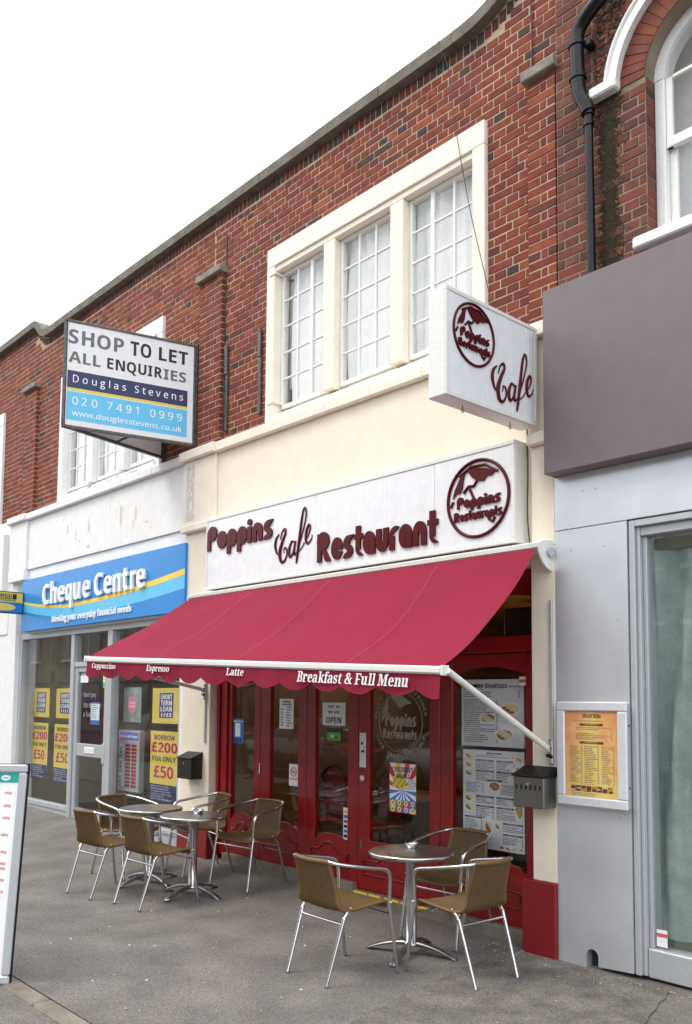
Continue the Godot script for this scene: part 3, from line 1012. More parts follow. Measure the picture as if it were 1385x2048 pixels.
func parade_wall(b: Node3D, X0: float, X1: float, wx: float, pil: Array, cut: bool) -> void:
	var hole := Rect2(wx, 4.4, 2.845, 1.985)
	var holes := [hole]
	for p in pil:
		holes.append(Rect2(p[0], 4.4, p[1] - p[0], p[2] - 4.4 + 0.05))
	core("wall", b, M.mortar, X0, X1, 4.45, 6.968, -0.24, -0.0045, [hole])
	gable(b, M.mortar, X0, X1, 6.9685)
	var list := lay(X0, X1, 4.52, 6.968, holes, 0, 0.07 if cut else 0.0)
	top_bricks(X0, X1, 6.968, list)
	for p in pil:
		if p[3]:
			pilaster(b, p[0], p[1], 4.52, p[2], p[4], true, list)
	build_bricks(b, list, 0.0, false, 290, EYE)
	coping(b, X0, X1)

func door_leaf(parent: Node3D, x0: float, x1: float, g0: float, g1: float, y0: float, low: Array, panel: bool, arched_panel: bool) -> MeshInstance3D:
	# red timber leaf: stiles, arched bottom and top rails, moulded panel, one tall pane
	var z0 := -0.105
	var z1 := -0.058
	var st := S()
	bx(st, Vector3(x0 + 0.003, y0, z0), Vector3(g0, 2.11, z1), 0.004)
	var leaf := put(st, "door_leaf", M.red, parent)
	st = S()
	bx(st, Vector3(g1, y0, z0), Vector3(x1 - 0.003, 2.11, z1), 0.004)
	put(st, "stile", M.red, leaf)
	var poly := PackedVector2Array([Vector2(g0, y0), Vector2(g1, y0)])
	var n := 18
	var crest := []
	for i in n + 1:
		var u := float(i) / n
		var s := clampf((u - 0.5) / 0.44, -1.0, 1.0)
		var y: float = low[0] + (low[1] - low[0]) * sqrt(maxf(0.0, 1.0 - s * s)) if low[1] > low[0] else low[0]
		poly.append(Vector2(lerpf(g1, g0, u), y))
		crest.append(Vector3(lerpf(g1, g0, u), y, z1 - 0.004))
	st = S()
	prism(st, poly, z0, z1 - 0.001)
	put(st, "bottom_rail", M.red, leaf)
	st = S(true)
	tube(st, crest, 0.007, 6)
	put(st, "glazing_bead", M.red, leaf)
	poly = PackedVector2Array([Vector2(g1, 2.11), Vector2(g0, 2.11)])
	for i in n + 1:
		var u := float(i) / n
		poly.append(Vector2(lerpf(g0, g1, u), 1.952 + 0.066 * sin(PI * u)))
	st = S()
	prism(st, poly, z0, z1 - 0.001)
	put(st, "top_rail", M.red, leaf)
	if panel:
		var pa := x0 + 0.085
		var pb := x1 - 0.115
		var py := y0 + 0.135
		var out := [Vector3(pa, py, 0), Vector3(pa, py + 0.12, 0)]
		if arched_panel:
			for i in 13:
				var u := i / 12.0
				out.append(Vector3(lerpf(pa + (pb - pa) * 0.22, pb - (pb - pa) * 0.22, u), py + 0.12 + 0.075 * pow(sin(PI * u), 0.7), 0))
		out.append(Vector3(pb, py + 0.12, 0))
		out.append(Vector3(pb, py, 0))
		var p2 := PackedVector2Array()
		for i in out.size():
			p2.append(Vector2(out[i].x, out[i].y))
			out[i] += Vector3(0, 0, z1 - 0.001)
		st = S(true)
		tube(st, out, 0.011, 6, true)
		put(st, "moulding", M.red, leaf)
		var inner := Geometry2D.offset_polygon(p2, -0.032)
		if inner.size():
			st = S()
			prism(st, inner[0], z1 - 0.01, z1 + 0.006)
			put(st, "panel", M.red, leaf)
	st = S()
	bx(st, Vector3(g0 - 0.01, y0 + 0.2, -0.088), Vector3(g1 + 0.01, 2.06, -0.083))
	put(st, "pane", M.glass, leaf)
	return leaf

func room(parent: Node3D, called: String, x0: float, x1: float, y0: float, y1: float, z0: float, z1: float, wall: Material, floor_: Material) -> void:
	var st := S()
	bx(st, Vector3(x0, y0, z0), Vector3(x1, y1, z0 + 0.1))
	bx(st, Vector3(x0, y0, z0 + 0.1), Vector3(x0 + 0.1, y1, z1))
	bx(st, Vector3(x1 - 0.1, y0, z0 + 0.1), Vector3(x1, y1, z1))
	bx(st, Vector3(x0 + 0.1, y1 - 0.1, z0 + 0.1), Vector3(x1 - 0.1, y1, z1))
	put(st, called + "_walls", wall, parent)
	st = S()
	bx(st, Vector3(x0 + 0.1, y0, z0 + 0.1), Vector3(x1 - 0.1, y0 + 0.1, z1))
	put(st, called + "_floor", floor_, parent)

func make_cafe() -> void:
	var b := thing("cafe_building", "red brick and cream cafe building above the maroon awning", "building", Vector3(-5.8, 0, -0.2))
	parade_wall(b, -8.07, -3.532, -7.04, [[-8.295, -7.845, 6.455, true, 0.05], [-3.79, -3.532, 6.44, true, 0.035]], true)
	upper_window(b, -7.04, 0.0, M.cream_trim, true)
	# cream storey band
	box("plaster_band", b, M.cream, -7.834, -3.534, 2.86, 4.41, -0.24, 0.06, 0.004)
	var x := -7.83
	for k in 7:
		var w := 0.6 + rng.randf_range(-0.02, 0.02)
		box("ledge_block", b, M.cream_trim, x + 0.0015, minf(x + w, -3.536), 4.412, 4.515 + rng.randf_range(-0.003, 0.003), -0.1, 0.12 + rng.randf_range(-0.002, 0.002), 0.008)
		x += w + 0.001
		if x > -3.6:
			break
	var pl := box("pilaster", b, M.cream, -8.472, -7.836, 3.685, 4.41, -0.2, 0.1, 0.006)
	box("cap", pl, M.cream_trim, -8.5, -7.806, 4.411, 4.52, -0.2, 0.155, 0.01)
	box("base_moulding", pl, M.cream_trim, -8.48, -7.83, 3.6, 3.684, -0.2, 0.125, 0.01)
	box("shaft", pl, M.cream, -8.452, -7.9, 0.5, 3.599, -0.2, 0.06, 0.006)
	box("patch_panel", pl, M.peeled, -8.40, -8.24, 3.73, 4.36, 0.09, 0.1025, 0.001)
	flakes(pl, "flaking_paint", M.white_render, -8.39, -8.25, 3.75, 4.34, 0.1025, 30, 0.02, 0.8)
	box("plinth", b, M.plinth_red, -8.47, -7.88, -0.1, 0.499, -0.2, 0.085, 0.006)
	var pr := box("pier", b, M.cream, -3.735, -3.5325, 0.505, 2.859, -0.24, 0.1, 0.006)
	box("capital", pr, M.cream_trim, -3.74, -3.533, 3.6, 3.69, 0.0605, 0.14, 0.01)
	box("upper_shaft", pr, M.cream, -3.73, -3.533, 2.861, 3.599, 0.0605, 0.095, 0.004)
	box("plinth", b, M.plinth_red, -3.812, -3.5325, -0.1, 0.504, -0.24, 0.13, 0.006)
	# soffit and head over the doors
	box("soffit", b, M.cream, -7.898, -3.737, 2.74, 2.858, -0.6, 0.055, 0.003)
	var front := box("shopfront_frame", b, M.red, -7.899, -7.72, 0.12, 2.738, -0.12, -0.035, 0.006)
	var st := S()
	bx(st, Vector3(-7.87, 0.13, -0.034), Vector3(-7.83, 2.7, -0.012), 0.005)
	put(st, "moulding", M.red, front)
	st = S()
	bx(st, Vector3(-7.719, 2.122, -0.12), Vector3(-3.737, 2.243, -0.034), 0.008)
	put(st, "transom", M.red, front)
	st = S()
	var poly := PackedVector2Array([Vector2(-3.738, 2.738), Vector2(-7.719, 2.738)])
	for k in 5:
		var a := -7.719 + k * 0.796
		for i in 11:
			var u := i / 10.0
			poly.append(Vector2(a + 0.796 * u, 2.505 + 0.06 * sin(PI * u)))
	prism(st, poly, -0.12, -0.05)
	put(st, "head_rail", M.red, front)
	for k in range(1, 5):
		st = S()
		var a := -7.719 + k * 0.796
		bx(st, Vector3(a - 0.025, 2.244, -0.115), Vector3(a + 0.025, 2.506, -0.052), 0.004)
		put(st, "upright", M.red, front)
	for k in 5:
		st = S()
		var a := -7.719 + k * 0.796
		bx(st, Vector3(a, 2.24, -0.09), Vector3(a + 0.79, 2.6, -0.086))
		put(st, "pane", M.glass, front)
	box("vent_box", b, M.black, -4.13, -3.85, 2.25, 2.46, -0.19, -0.1, 0.004)
	st = S()
	bx(st, Vector3(-7.72, 0.0, -0.16), Vector3(-5.72, 0.155, 0.0), 0.006)
	put(st, "threshold", M.kerb, front)
	st = S()
	bx(st, Vector3(-5.718, -0.02, -0.16), Vector3(-3.815, 0.1, 0.012), 0.008)
	put(st, "threshold", M.kerb, front)
	for k in 5:
		st = S()
		var a := -5.68 + k * 0.19
		bx(st, Vector3(a, 0.085, 0.006), Vector3(a + 0.165 - 0.03 * (k % 2), 0.104, 0.0135), 0.001)
		put(st, "yellow_edge_marking", M.yellow, front)
	# five leaves
	door_leaf(b, -7.719, -7.154, -7.66, -7.262, 0.157, [0.5, 0.585], true, true)
	var l2 := door_leaf(b, -7.154, -6.424, -6.995, -6.553, 0.145, [0.48, 0.565], true, true)
	var l3 := door_leaf(b, -6.424, -5.711, -6.30, -5.845, 0.13, [0.462, 0.535], true, true)
	var l4 := door_leaf(b, -5.711, -4.746, -5.565, -4.86, 0.108, [0.53, 0.53], true, true)
	door_leaf(b, -4.746, -3.815, -4.615, -3.905, 0.1, [0.49, 0.555], true, true)
	for hy in [1.0, 1.92]:
		st = S(true)
		tube(st, [Vector3(-7.154, hy, -0.052), Vector3(-7.154, hy + 0.11, -0.052)], 0.009, 8)
		put(st, "hinge", M.alu, l2)
	st = S()
	bx(st, Vector3(-5.688, 1.16, -0.058), Vector3(-5.607, 1.463, -0.0535), 0.002)
	put(st, "push_plate", M.white_metal, l4)
	for q in [[-5.655, 1.37, 0.012, M.maroon], [-5.635, 1.335, 0.01, M.poster_yellow], [-5.655, 1.3, 0.01, M.navy], [-5.635, 1.302, 0.01, M.navy]]:
		st = S()
		bx(st, Vector3(q[0] - q[2], q[1] - q[2], -0.0534), Vector3(q[0] + q[2], q[1] + q[2], -0.0522))
		put(st, "card_mark", q[3], l4)
	st = S(true)
	lathe(st, [Vector2(0.0, 0.0), Vector2(0.026, 0.0), Vector2(0.026, 0.006), Vector2(0.0, 0.008)], 18)
	var lock := put(st, "lock", M.white_metal, l4)
	lock.transform = Transform3D(Basis(Vector3.RIGHT, PI / 2), Vector3(-5.652, 1.064, -0.057))
	st = S()
	bx(st, Vector3(-5.672, 0.45, -0.058), Vector3(-5.645, 0.53, -0.05), 0.004)
	put(st, "keyhole_plate", M.lead, l4)
	# transfer lettering on the door pane
	var tz := fz(-0.0828)
	st = S(true)
	for rr in [0.255]:
		var ring := []
		for i in 44:
			ring.append(Vector3(-5.213 + rr * cos(TAU * i / 44), 1.567 + rr * sin(TAU * i / 44), -0.0815))
		tube(st, ring, 0.0035, 5, true)
	put(st, "window_lettering", M.transfer, l4)
	baus(l4, "window_lettering", "Poppins", -5.395, 1.53, -5.025, 0.085, tz, 0.0015, M.transfer, true)
	baus(l4, "window_lettering", "Restaurants", -5.42, 1.425, -5.02, 0.062, tz, 0.0015, M.transfer, true)
	st = S()
	prism(st, PackedVector2Array([Vector2(-5.36, 1.78), Vector2(-5.42, 1.68), Vector2(-5.45, 1.56), Vector2(-5.40, 1.6), Vector2(-5.36, 1.65)]), 0, 0.0015, tz)
	prism(st, PackedVector2Array([Vector2(-5.34, 1.79), Vector2(-5.2, 1.795), Vector2(-5.08, 1.73), Vector2(-5.16, 1.71), Vector2(-5.22, 1.68), Vector2(-5.28, 1.74)]), 0, 0.0015, tz)
	put(st, "window_lettering", M.transfer, l4)
	var around := [["TAKE AWAY AVAILABLE", 205.0, 335.0, 1.0], ["FULLY AIR CONDITIONED", 172.0, 14.0, -1.0]]
	for a in around:
		var s: String = a[0]
		for i in s.length():
			if s[i] == " ":
				continue
			var ang := deg_to_rad(lerpf(a[1], a[2], float(i) / (s.length() - 1)))
			var c := Vector3(-5.213 + 0.30 * cos(ang), 1.567 + 0.30 * sin(ang), -0.0828)
			var rot := ang + (PI / 2 if a[3] > 0 else -PI / 2)
			txt(l4, "window_lettering", s[i], "bold", -0.014, -0.016, 0.014, 0.016, Transform3D(Basis(Vector3(0, 0, 1), rot), c), M.transfer, 0.0015)
	# cafe room
	room(b, "cafe_room", -7.95, -3.6, -0.06, 2.9, -5.5, -0.26, M.room_ochre, M.room_dark)
	st = S()
	bx(st, Vector3(-6.9, 0.05, -4.6), Vector3(-4.2, 1.1, -4.1), 0.01)
	put(st, "counter", M.wood, b)
	# flashing and small repairs where brick meets the ledge
	st = S()
	bx(st, Vector3(-7.84, 4.5155, -0.006), Vector3(-7.05, 4.526, 0.02))
	put(st, "ledge_flashing", M.lead, b)

func make_loan_shop() -> void:
	var b := thing("loan_shop_building", "brick building with peeling white paint over the bright blue shop sign", "building", Vector3(-10.6, 0, -0.2))
	parade_wall(b, -13.02, -8.0705, -11.975, [[-8.295, -7.845, 6.455, false, 0.05], [-13.245, -12.795, 6.455, false, 0.05]], false)
	upper_window(b, -11.975, 0.0, M.white_render, false)
	flakes(b, "peeled_sill_paint", M.peeled, -11.9, -9.2, 4.52, 4.6, 0.0405, 90, 0.026, 1.5)
	box("plaster_band", b, M.white_render, -12.87, -8.474, 3.66, 4.41, -0.24, 0.06, 0.004)
	flakes(b, "flaking_paint", M.peeled, -12.1, -9.6, 3.75, 4.3, 0.0602, 12, 0.05, 0.5)
	flakes(b, "flaking_paint", M.peeled, -11.9, -8.9, 3.72, 3.95, 0.0602, 8, 0.025, 1.4)
	box("lower_band", b, M.white_render, -12.87, -8.474, 2.70, 3.658, -0.24, 0.035, 0.004)
	var x := -12.87
	for k in 6:
		box("ledge_block", b, M.white_render, x + 0.0015, minf(x + 0.74, -8.502), 4.412, 4.51 + rng.randf_range(-0.003, 0.003), -0.1, 0.12 + rng.randf_range(-0.002, 0.002), 0.008)
		x += 0.741
	var pl := box("pilaster", b, M.white_render, -13.5, -12.872, 3.67, 4.41, -0.2, 0.1, 0.006)
	box("cap", pl, M.white_render, -13.53, -12.86, 4.411, 4.51, -0.2, 0.155, 0.01)
	box("base_moulding", pl, M.white_render, -13.48, -12.88, 3.5, 3.669, -0.2, 0.12, 0.01)
	box("shaft", pl, M.white_render, -13.62, -13.29, 0.0, 3.499, -0.3, 0.04, 0.006)
	# aluminium shop front
	var f := box("shopfront_frame", b, M.alu_frame, -13.289, -13.2, 0.12, 2.70, -0.14, -0.03, 0.004)
	for v in [[-11.5, -11.4, 0.12, 2.62], [-10.43, -10.30, 0.12, 2.62], [-8.68, -8.605, 0.12, 2.62]]:
		box("mullion", f, M.alu_frame, v[0], v[1], v[2], v[3], -0.14, -0.03, 0.004)
	var st := S()
	bx(st, Vector3(-13.199, 2.622, -0.14), Vector3(-8.474, 2.70, -0.03), 0.004)
	put(st, "head", M.alu_frame, f)
	box("bottom_rail", f, M.alu_frame, -13.199, -11.501, 0.2, 0.265, -0.14, -0.03, 0.004)
	box("stall_riser", f, M.alu_frame, -13.199, -11.501, 0.05, 0.199, -0.15, -0.045, 0.004)
	box("bottom_rail", f, M.alu_frame, -10.299, -8.681, 0.2, 0.25, -0.14, -0.03, 0.004)
	box("stall_riser", f, M.alu_frame, -10.299, -8.45, 0.0, 0.199, -0.15, -0.045, 0.004)
	st = S()
	bx(st, Vector3(-11.399, 2.17, -0.13), Vector3(-10.431, 2.235, -0.04), 0.004)
	put(st, "transom", M.alu_frame, f)
	box("reveal", b, M.white_render, -8.604, -8.473, 0.0, 2.699, -0.3, 0.0, 0.003)
	var d := box("door", b, M.alu_frame, -11.39, -11.31, 0.13, 2.165, -0.12, -0.055, 0.004)
	st = S()
	bx(st, Vector3(-10.53, 0.13, -0.12), Vector3(-10.44, 2.165, -0.055), 0.004)
	put(st, "stile", M.alu_frame, d)
	for v in [[0.97, 1.135], [2.1, 2.165], [0.13, 0.27]]:
		box("rail", d, M.alu_frame, -11.309, -10.531, v[0], v[1], -0.12, -0.06, 0.004)
	st = S()
	bx(st, Vector3(-11.05, 1.01, -0.062), Vector3(-10.76, 1.095, -0.048), 0.006)
	put(st, "letter_box", M.white_metal, d)
	st = S()
	bx(st, Vector3(-10.52, 0.9, -0.06), Vector3(-10.44, 1.16, -0.03), 0.006)
	put(st, "lock_case", M.alu_frame, d)
	st = S()
	bx(st, Vector3(-11.31, 1.13, -0.092), Vector3(-10.53, 2.1, -0.086))
	put(st, "pane", M.glass, d)
	st = S()
	bx(st, Vector3(-11.31, 0.27, -0.092), Vector3(-10.53, 0.97, -0.086))
	put(st, "pane", M.glass, d)
	for g in [[-13.2, -11.5, 0.26, 2.625], [-11.4, -10.43, 2.235, 2.625], [-10.3, -8.68, 0.25, 2.625]]:
		st = S()
		bx(st, Vector3(g[0], g[2], -0.092), Vector3(g[1], g[3], -0.086))
		put(st, "pane", M.glass, f)
	room(b, "loan_shop_room", -13.7, -8.48, -0.06, 2.9, -4.6, -0.3, M.room_cream, M.room_dark)
	st = S()
	bx(st, Vector3(-13.4, 0.05, -3.2), Vector3(-11.6, 1.05, -2.7), 0.02)
	put(st, "counter", M.wood, b)

func make_left_building() -> void:
	var b := thing("corner_shop_building", "brick building at left edge with white ground floor, number 188 window", "building", Vector3(-15.5, 0, -0.2))
	parade_wall(b, -19.0, -13.0205, -16.975, [[-13.245, -12.795, 6.455, true, 0.05]], false)
	upper_window(b, -16.975, 0.0, M.white_render, false)
	box("white_band", b, M.white_render, -19.0, -13.6, 2.72, 4.515, -0.24, 0.05, 0.004)
	box("purple_sign", b, M.purple, -19.0, -14.12, 3.4, 4.1, 0.05, 0.13, 0.004)
	box("white_box_pipe", b, M.white_metal, -13.76, -13.66, 3.32, 4.3, 0.04, 0.14, 0.006)
	box("pier", b, M.white_render, -14.02, -13.621, 0.0, 2.719, -0.3, 0.035, 0.006)
	box("magenta_edging", b, M.magenta, -14.045, -14.021, 0.1, 2.6, -0.1, 0.0, 0.002)
	box("white_head", b, M.white_render, -19.0, -14.021, 2.61, 2.719, -0.3, 0.035, 0.004)
	box("pane", b, M.glass, -19.0, -14.046, 0.4, 2.6, -0.06, -0.054, 0.0)
	box("stall_riser", b, M.white_render, -19.0, -14.046, 0.0, 0.4, -0.2, -0.02, 0.004)
	room(b, "corner_shop_room", -19.0, -13.75, -0.06, 2.9, -4.0, -0.3, M.room_dark, M.room_dark)
	txt(b, "window_number", "188", "sans", -14.45, 2.24, -14.13, 2.42, fz(-0.053), M.white_ink, 0.002)
	for k in 3:
		var s := box("display_shelf", b, M.white_metal, -15.6, -14.08, 0.55 + k * 0.42, 0.59 + k * 0.42, -0.5, -0.14, 0.004)
		for j in 6:
			var st := S()
			var xx := -14.2 - j * 0.24
			bx(st, Vector3(xx - 0.09, 0.592 + k * 0.42, -0.42), Vector3(xx + 0.09, 0.592 + k * 0.42 + rng.randf_range(0.18, 0.3), -0.2), 0.01)
			put(st, "goods", [M.poster_yellow, M.paper, M.red_ink, M.wood][(j + k) % 4], s)

func make_restaurant() -> void:
	var b := thing("restaurant_building", "older brick building with pointed hood arch window above a brown fascia", "building", Vector3(-2.0, 0, -0.2))
	var cx := -2.40
	var cy := 6.0
	var hole := Rect2(cx - 0.42, 4.6, 0.84, 1.4)
	# wall, with the arch cut through its upper part
	core("wall", b, M.old_mortar, -3.528, 1.0, 4.3, 6.0, -0.24, 0.0255, [hole])
	var poly := PackedVector2Array([Vector2(1.0, 6.0005), Vector2(1.0, 8.4), Vector2(-3.528, 8.4), Vector2(-3.528, 6.0005), Vector2(cx - 0.42, 6.0005)])
	for i in range(1, 24):
		var a := PI - PI * i / 24.0
		poly.append(Vector2(cx + 0.42 * cos(a), cy + 0.42 * sin(a)))
	poly.append(Vector2(cx + 0.42, 6.0005))
	var st := S()
	prism(st, poly, -0.24, 0.0255)
	put(st, "wall_head", M.old_mortar, b)
	var list := []
	for q in lay(-3.528, -3.225, 4.52, 8.4, [], 0):
		list.append(q + [0.03, 0.06])
	for q in lay(-3.225, 1.0, 4.52, 8.4, [hole], 1, 0.05):
		var far := Vector2(clampf(cx, q[0], q[1]), clampf(cy, q[2], q[3]))
		var c := Vector2((q[0] + q[1]) * 0.5, (q[2] + q[3]) * 0.5)
		if c.y > cy - 0.02 and (c.distance_to(Vector2(cx, cy)) < 0.64 or far.distance_to(Vector2(cx, cy)) < 0.56):
			continue
		list.append(q + [0.03, 0.06])
	build_bricks(b, list, 0.03, true, 290, EYE)
	st = S()
	var y := 4.86
	while y < 5.99:
		st = S()
		st.set_color(brick_color(pick_red(), true))
		bx(st, Vector3(cx - 0.421, y + 0.005, -0.2), Vector3(cx - 0.4165, minf(y + 0.067, 5.995), -0.082), 0.001)
		put(st, "reveal_brick", M.brick, b)
		st = S()
		st.set_color(brick_color(pick_red(), true))
		bx(st, Vector3(cx - 0.421, y + 0.005, -0.078), Vector3(cx - 0.4165, minf(y + 0.067, 5.995), 0.025), 0.001)
		put(st, "reveal_brick", M.brick, b)
		y += 0.072
	# rubbed brick arch
	for i in 26:
		var a0 := PI - PI * i / 26.0 - 0.006
		var a1 := PI - PI * (i + 1) / 26.0 + 0.006
		st = S()
		st.set_color(rgb8(140 + 5 * (i % 3), 76 + 4 * (i % 2), 60).srgb_to_linear())
		var r0 := 0.4225
		var r1 := 0.606
		prism(st, PackedVector2Array([Vector2(cx + r0 * cos(a0), cy + r0 * sin(a0)), Vector2(cx + r1 * cos(a0), cy + r1 * sin(a0)), Vector2(cx + r1 * cos(a1), cy + r1 * sin(a1)), Vector2(cx + r0 * cos(a1), cy + r0 * sin(a1))]), -0.2, 0.032 + 0.002 * (i % 2))
		put(st, "arch_brick", M.brick, b)
	# hood mould
	poly = PackedVector2Array()
	for i in 33:
		var a := PI - PI * i / 32.0
		poly.append(Vector2(cx + 0.70 * cos(a), cy + 0.70 * sin(a)))
	for i in range(32, -1, -1):
		var a := PI - PI * i / 32.0
		poly.append(Vector2(cx + 0.612 * cos(a), cy + 0.612 * sin(a)))
	st = S()
	prism(st, poly, 0.0, 0.085)
	var hood := put(st, "hood_mould", M.white_paint, b)
	st = S()
	var hp := []
	for i in 33:
		var a := PI - PI * i / 32.0
		hp.append(Vector3(cx + 0.69 * cos(a), cy + 0.69 * sin(a), 0.088))
	st = S(true)
	tube(st, hp, 0.014, 6)
	put(st, "roll", M.white_paint, hood)
	st = S()
	bx(st, Vector3(-3.215, 5.99, 0.0), Vector3(-3.006, 6.072, 0.106), 0.012)
	put(st, "hood_stop", M.white_paint, hood)
	# sash window
	var w := box("window_frame", b, M.white_paint, cx - 0.416, cx - 0.345, 4.86, 6.0, -0.2, -0.085, 0.006)
	poly = PackedVector2Array()
	for i in 25:
		var a := PI - PI * i / 24.0
		poly.append(Vector2(cx + 0.418 * cos(a), cy + 0.418 * sin(a) + 0.001))
	for i in range(24, -1, -1):
		var a := PI - PI * i / 24.0
		poly.append(Vector2(cx + 0.345 * cos(a), cy + 0.345 * sin(a) + 0.001))
	st = S()
	prism(st, poly, -0.2, -0.085)
	put(st, "arched_head", M.white_paint, w)
	st = S()
	bx(st, Vector3(cx + 0.345, 4.86, -0.2), Vector3(cx + 0.416, 6.0, -0.085), 0.006)
	put(st, "frame_post", M.white_paint, w)
	for q in [[cx - 0.344, cx - 0.30, 5.5, 6.0, -0.14, -0.105], [cx + 0.30, cx + 0.344, 5.5, 6.0, -0.14, -0.105], [cx - 0.344, cx - 0.29, 4.88, 5.5, -0.18, -0.145], [cx + 0.29, cx + 0.344, 4.88, 5.5, -0.18, -0.145], [cx - 0.344, cx + 0.344, 5.5, 5.57, -0.14, -0.1], [cx - 0.289, cx + 0.289, 4.88, 4.95, -0.18, -0.145], [cx - 0.299, cx + 0.299, 5.985, 6.01, -0.138, -0.108], [cx - 0.012, cx + 0.012, 6.011, 6.34, -0.138, -0.108]]:
		st = S()
		bx(st, Vector3(q[0], q[2], q[4]), Vector3(q[1], q[3], q[5]), 0.004)
		put(st, "sash_bar", M.white_paint, w)
	st = S()
	bx(st, Vector3(cx - 0.3, 5.57, -0.124), Vector3(cx + 0.3, 6.34, -0.12))
	put(st, "pane", M.old_glass, w)
	st = S()
	bx(st, Vector3(cx - 0.3, 4.95, -0.166), Vector3(cx + 0.3, 5.5, -0.162))
	put(st, "pane", M.old_glass, w)
	st = S()
	bx(st, Vector3(cx - 0.5, 4.778, -0.2), Vector3(cx + 0.6, 4.857, 0.1), 0.01)
	put(st, "sill", M.white_render, w)
	var cur := S()
	bx(cur, Vector3(cx - 0.5, 4.8, -0.42), Vector3(cx + 0.5, 6.5, -0.41))
	put(cur, "blind", M.net, w)
	room(b, "restaurant_upstairs", cx - 1.0, cx + 1.4, 4.3, 6.9, -2.5, -0.25, M.room_cream, M.room_dark)
	# moss on the damp strip beside the down pipe
	st = S()
	var st2 := S()
	for k in 5200:
		var my := rng.randf_range(4.55, 5.99)
		var thick := 0.5 + 0.5 * sin(my * 9.0 + 2.0 * sin(my * 4.0))
		var mx := -3.10 + rng.randfn(0.0, 0.028 + 0.022 * thick)
		if k > 4600:
			mx = rng.randf_range(-3.2, -2.96)
			my = rng.randf_range(6.1, 6.75)
			if Vector2(mx - cx, my - cy).length() < 0.715:
				continue
		if mx < -3.22 or mx > -2.92:
			continue
		var s := rng.randf_range(0.002, 0.0075)
		solid(st if k % 5 < 2 else st2, Vector3.ZERO, Vector3(s, s * rng.randf_range(0.5, 1.2), 0.001 + 0.003 * rng.randf()), Vector3.ZERO, Transform3D(Basis(Vector3(0, 0, 1), rng.randf() * TAU) * Basis(Vector3.RIGHT, rng.randf_range(-0.3, 0.3)), Vector3(mx, my, 0.0295)))
	put(st2, "damp_growth", M.moss_dark, b).set_meta("kind", "stuff")
	put(st, "moss", M.moss, b).set_meta("kind", "stuff")
	# brown metal fascia box
	var fa := box("fascia_box", b, M.grey_fascia, -3.53, -1.9, 3.335, 4.662, 0.0305, 0.226, 0.006)
	box("fascia_panel", fa, M.grey_fascia, -1.898, 1.0, 3.335, 4.662, 0.0305, 0.226, 0.006)
	box("backing", b, M.old_mortar, -3.528, 1.0, 2.9, 4.299, -0.24, 0.029, 0.0)
	# silver cladding
	var sv := S()
	poly = PackedVector2Array([Vector2(-3.53, 0.0), Vector2(-3.315, 0.0), Vector2(-3.315, 0.08)])
	for i in 11:
		var a := PI - PI * i / 10.0
		poly.append(Vector2(-3.27 + 0.045 * cos(a), 0.08 + 0.045 * sin(a)))
	poly.append_array(PackedVector2Array([Vector2(-3.225, 0.08), Vector2(-3.225, 0.02), Vector2(-2.972, 0.035), Vector2(-2.972, 2.946), Vector2(-3.53, 2.946)]))
	prism(sv, poly, 0.03, 0.1)
	var cl := put(sv, "cladding_panel", M.silver, b)
	box("cladding_strip", cl, M.silver, -3.53, -0.5, 2.952, 3.3345, 0.0305, 0.1, 0.003)
	box("core", cl, M.room_dark, -3.52, -2.975, -0.1, 2.9, -0.24, 0.029, 0.0)
	for q in [[-3.40, 2.80], [-3.14, 2.80], [-3.42, 2.2], [-3.05, 2.3], [-3.05, 1.0], [-3.42, 0.3], [-3.05, 0.25], [-3.3, 3.2], [-3.2, 3.2]]:
		var s := S(true)
		lathe(s, [Vector2(0.008, 0.0), Vector2(0.006, 0.003), Vector2(0.0, 0.004)], 10)
		var o := put(s, "rivet", M.alu_frame, cl)
		o.transform = Transform3D(Basis(Vector3.RIGHT, PI / 2), Vector3(q[0], q[1], 0.0985))
	# aluminium window frame and glass
	var f := box("shopfront_frame", b, M.alu_frame, -2.964, -2.925, 0.03, 2.945, -0.08, 0.092, 0.004)
	var s2 := S()
	bx(s2, Vector3(-2.924, 0.03, -0.08), Vector3(-2.9, 2.9, 0.066), 0.003)
	bx(s2, Vector3(-2.899, 0.2, -0.08), Vector3(-2.872, 2.84, 0.03), 0.003)
	put(s2, "frame_step", M.alu_frame, f)
	s2 = S()
	bx(s2, Vector3(-2.924, 2.901, -0.08), Vector3(-0.5, 2.945, 0.092), 0.004)
	bx(s2, Vector3(-2.899, 2.841, -0.08), Vector3(-0.5, 2.9, 0.06), 0.004)
	put(s2, "head", M.alu_frame, f)
	s2 = S()
	bx(s2, Vector3(-2.899, 0.02, -0.08), Vector3(-0.5, 0.199, 0.05), 0.006)
	put(s2, "bottom_rail", M.alu_frame, f)
	s2 = S()
	bx(s2, Vector3(-2.88, 0.19, -0.006), Vector3(-0.5, 2.85, 0.004))
	put(s2, "pane", M.green_glass, f)
	# dust sheet hung inside
	s2 = S(true)
	var rows := []
	for j in 25:
		var row := []
		for i in 81:
			var u := i / 80.0
			var v := j / 24.0
			var yy := lerpf(0.38 - 0.16 * sin(u * 9.0 + 0.4) * (1.0 - u), 2.75, v)
			var d := 0.05 * sin(u * 58.0 + 2.4 * sin(v * 5.0)) * (0.35 + 0.65 * v) + 0.035 * sin(u * 23.0 - v * 6.0) + 0.012 * sin(u * 90.0 + v * 9.0)
			row.append(Vector3(lerpf(-2.97, -1.2, u), yy, -0.13 + d))
		rows.append(row)
	for j in 24:
		for i in 80:
			face(s2, [rows[j][i], rows[j][i + 1], rows[j + 1][i + 1], rows[j + 1][i]], Vector3(0, 0, 1))
	put(s2, "dust_sheet", M.sheet_cloth, b)
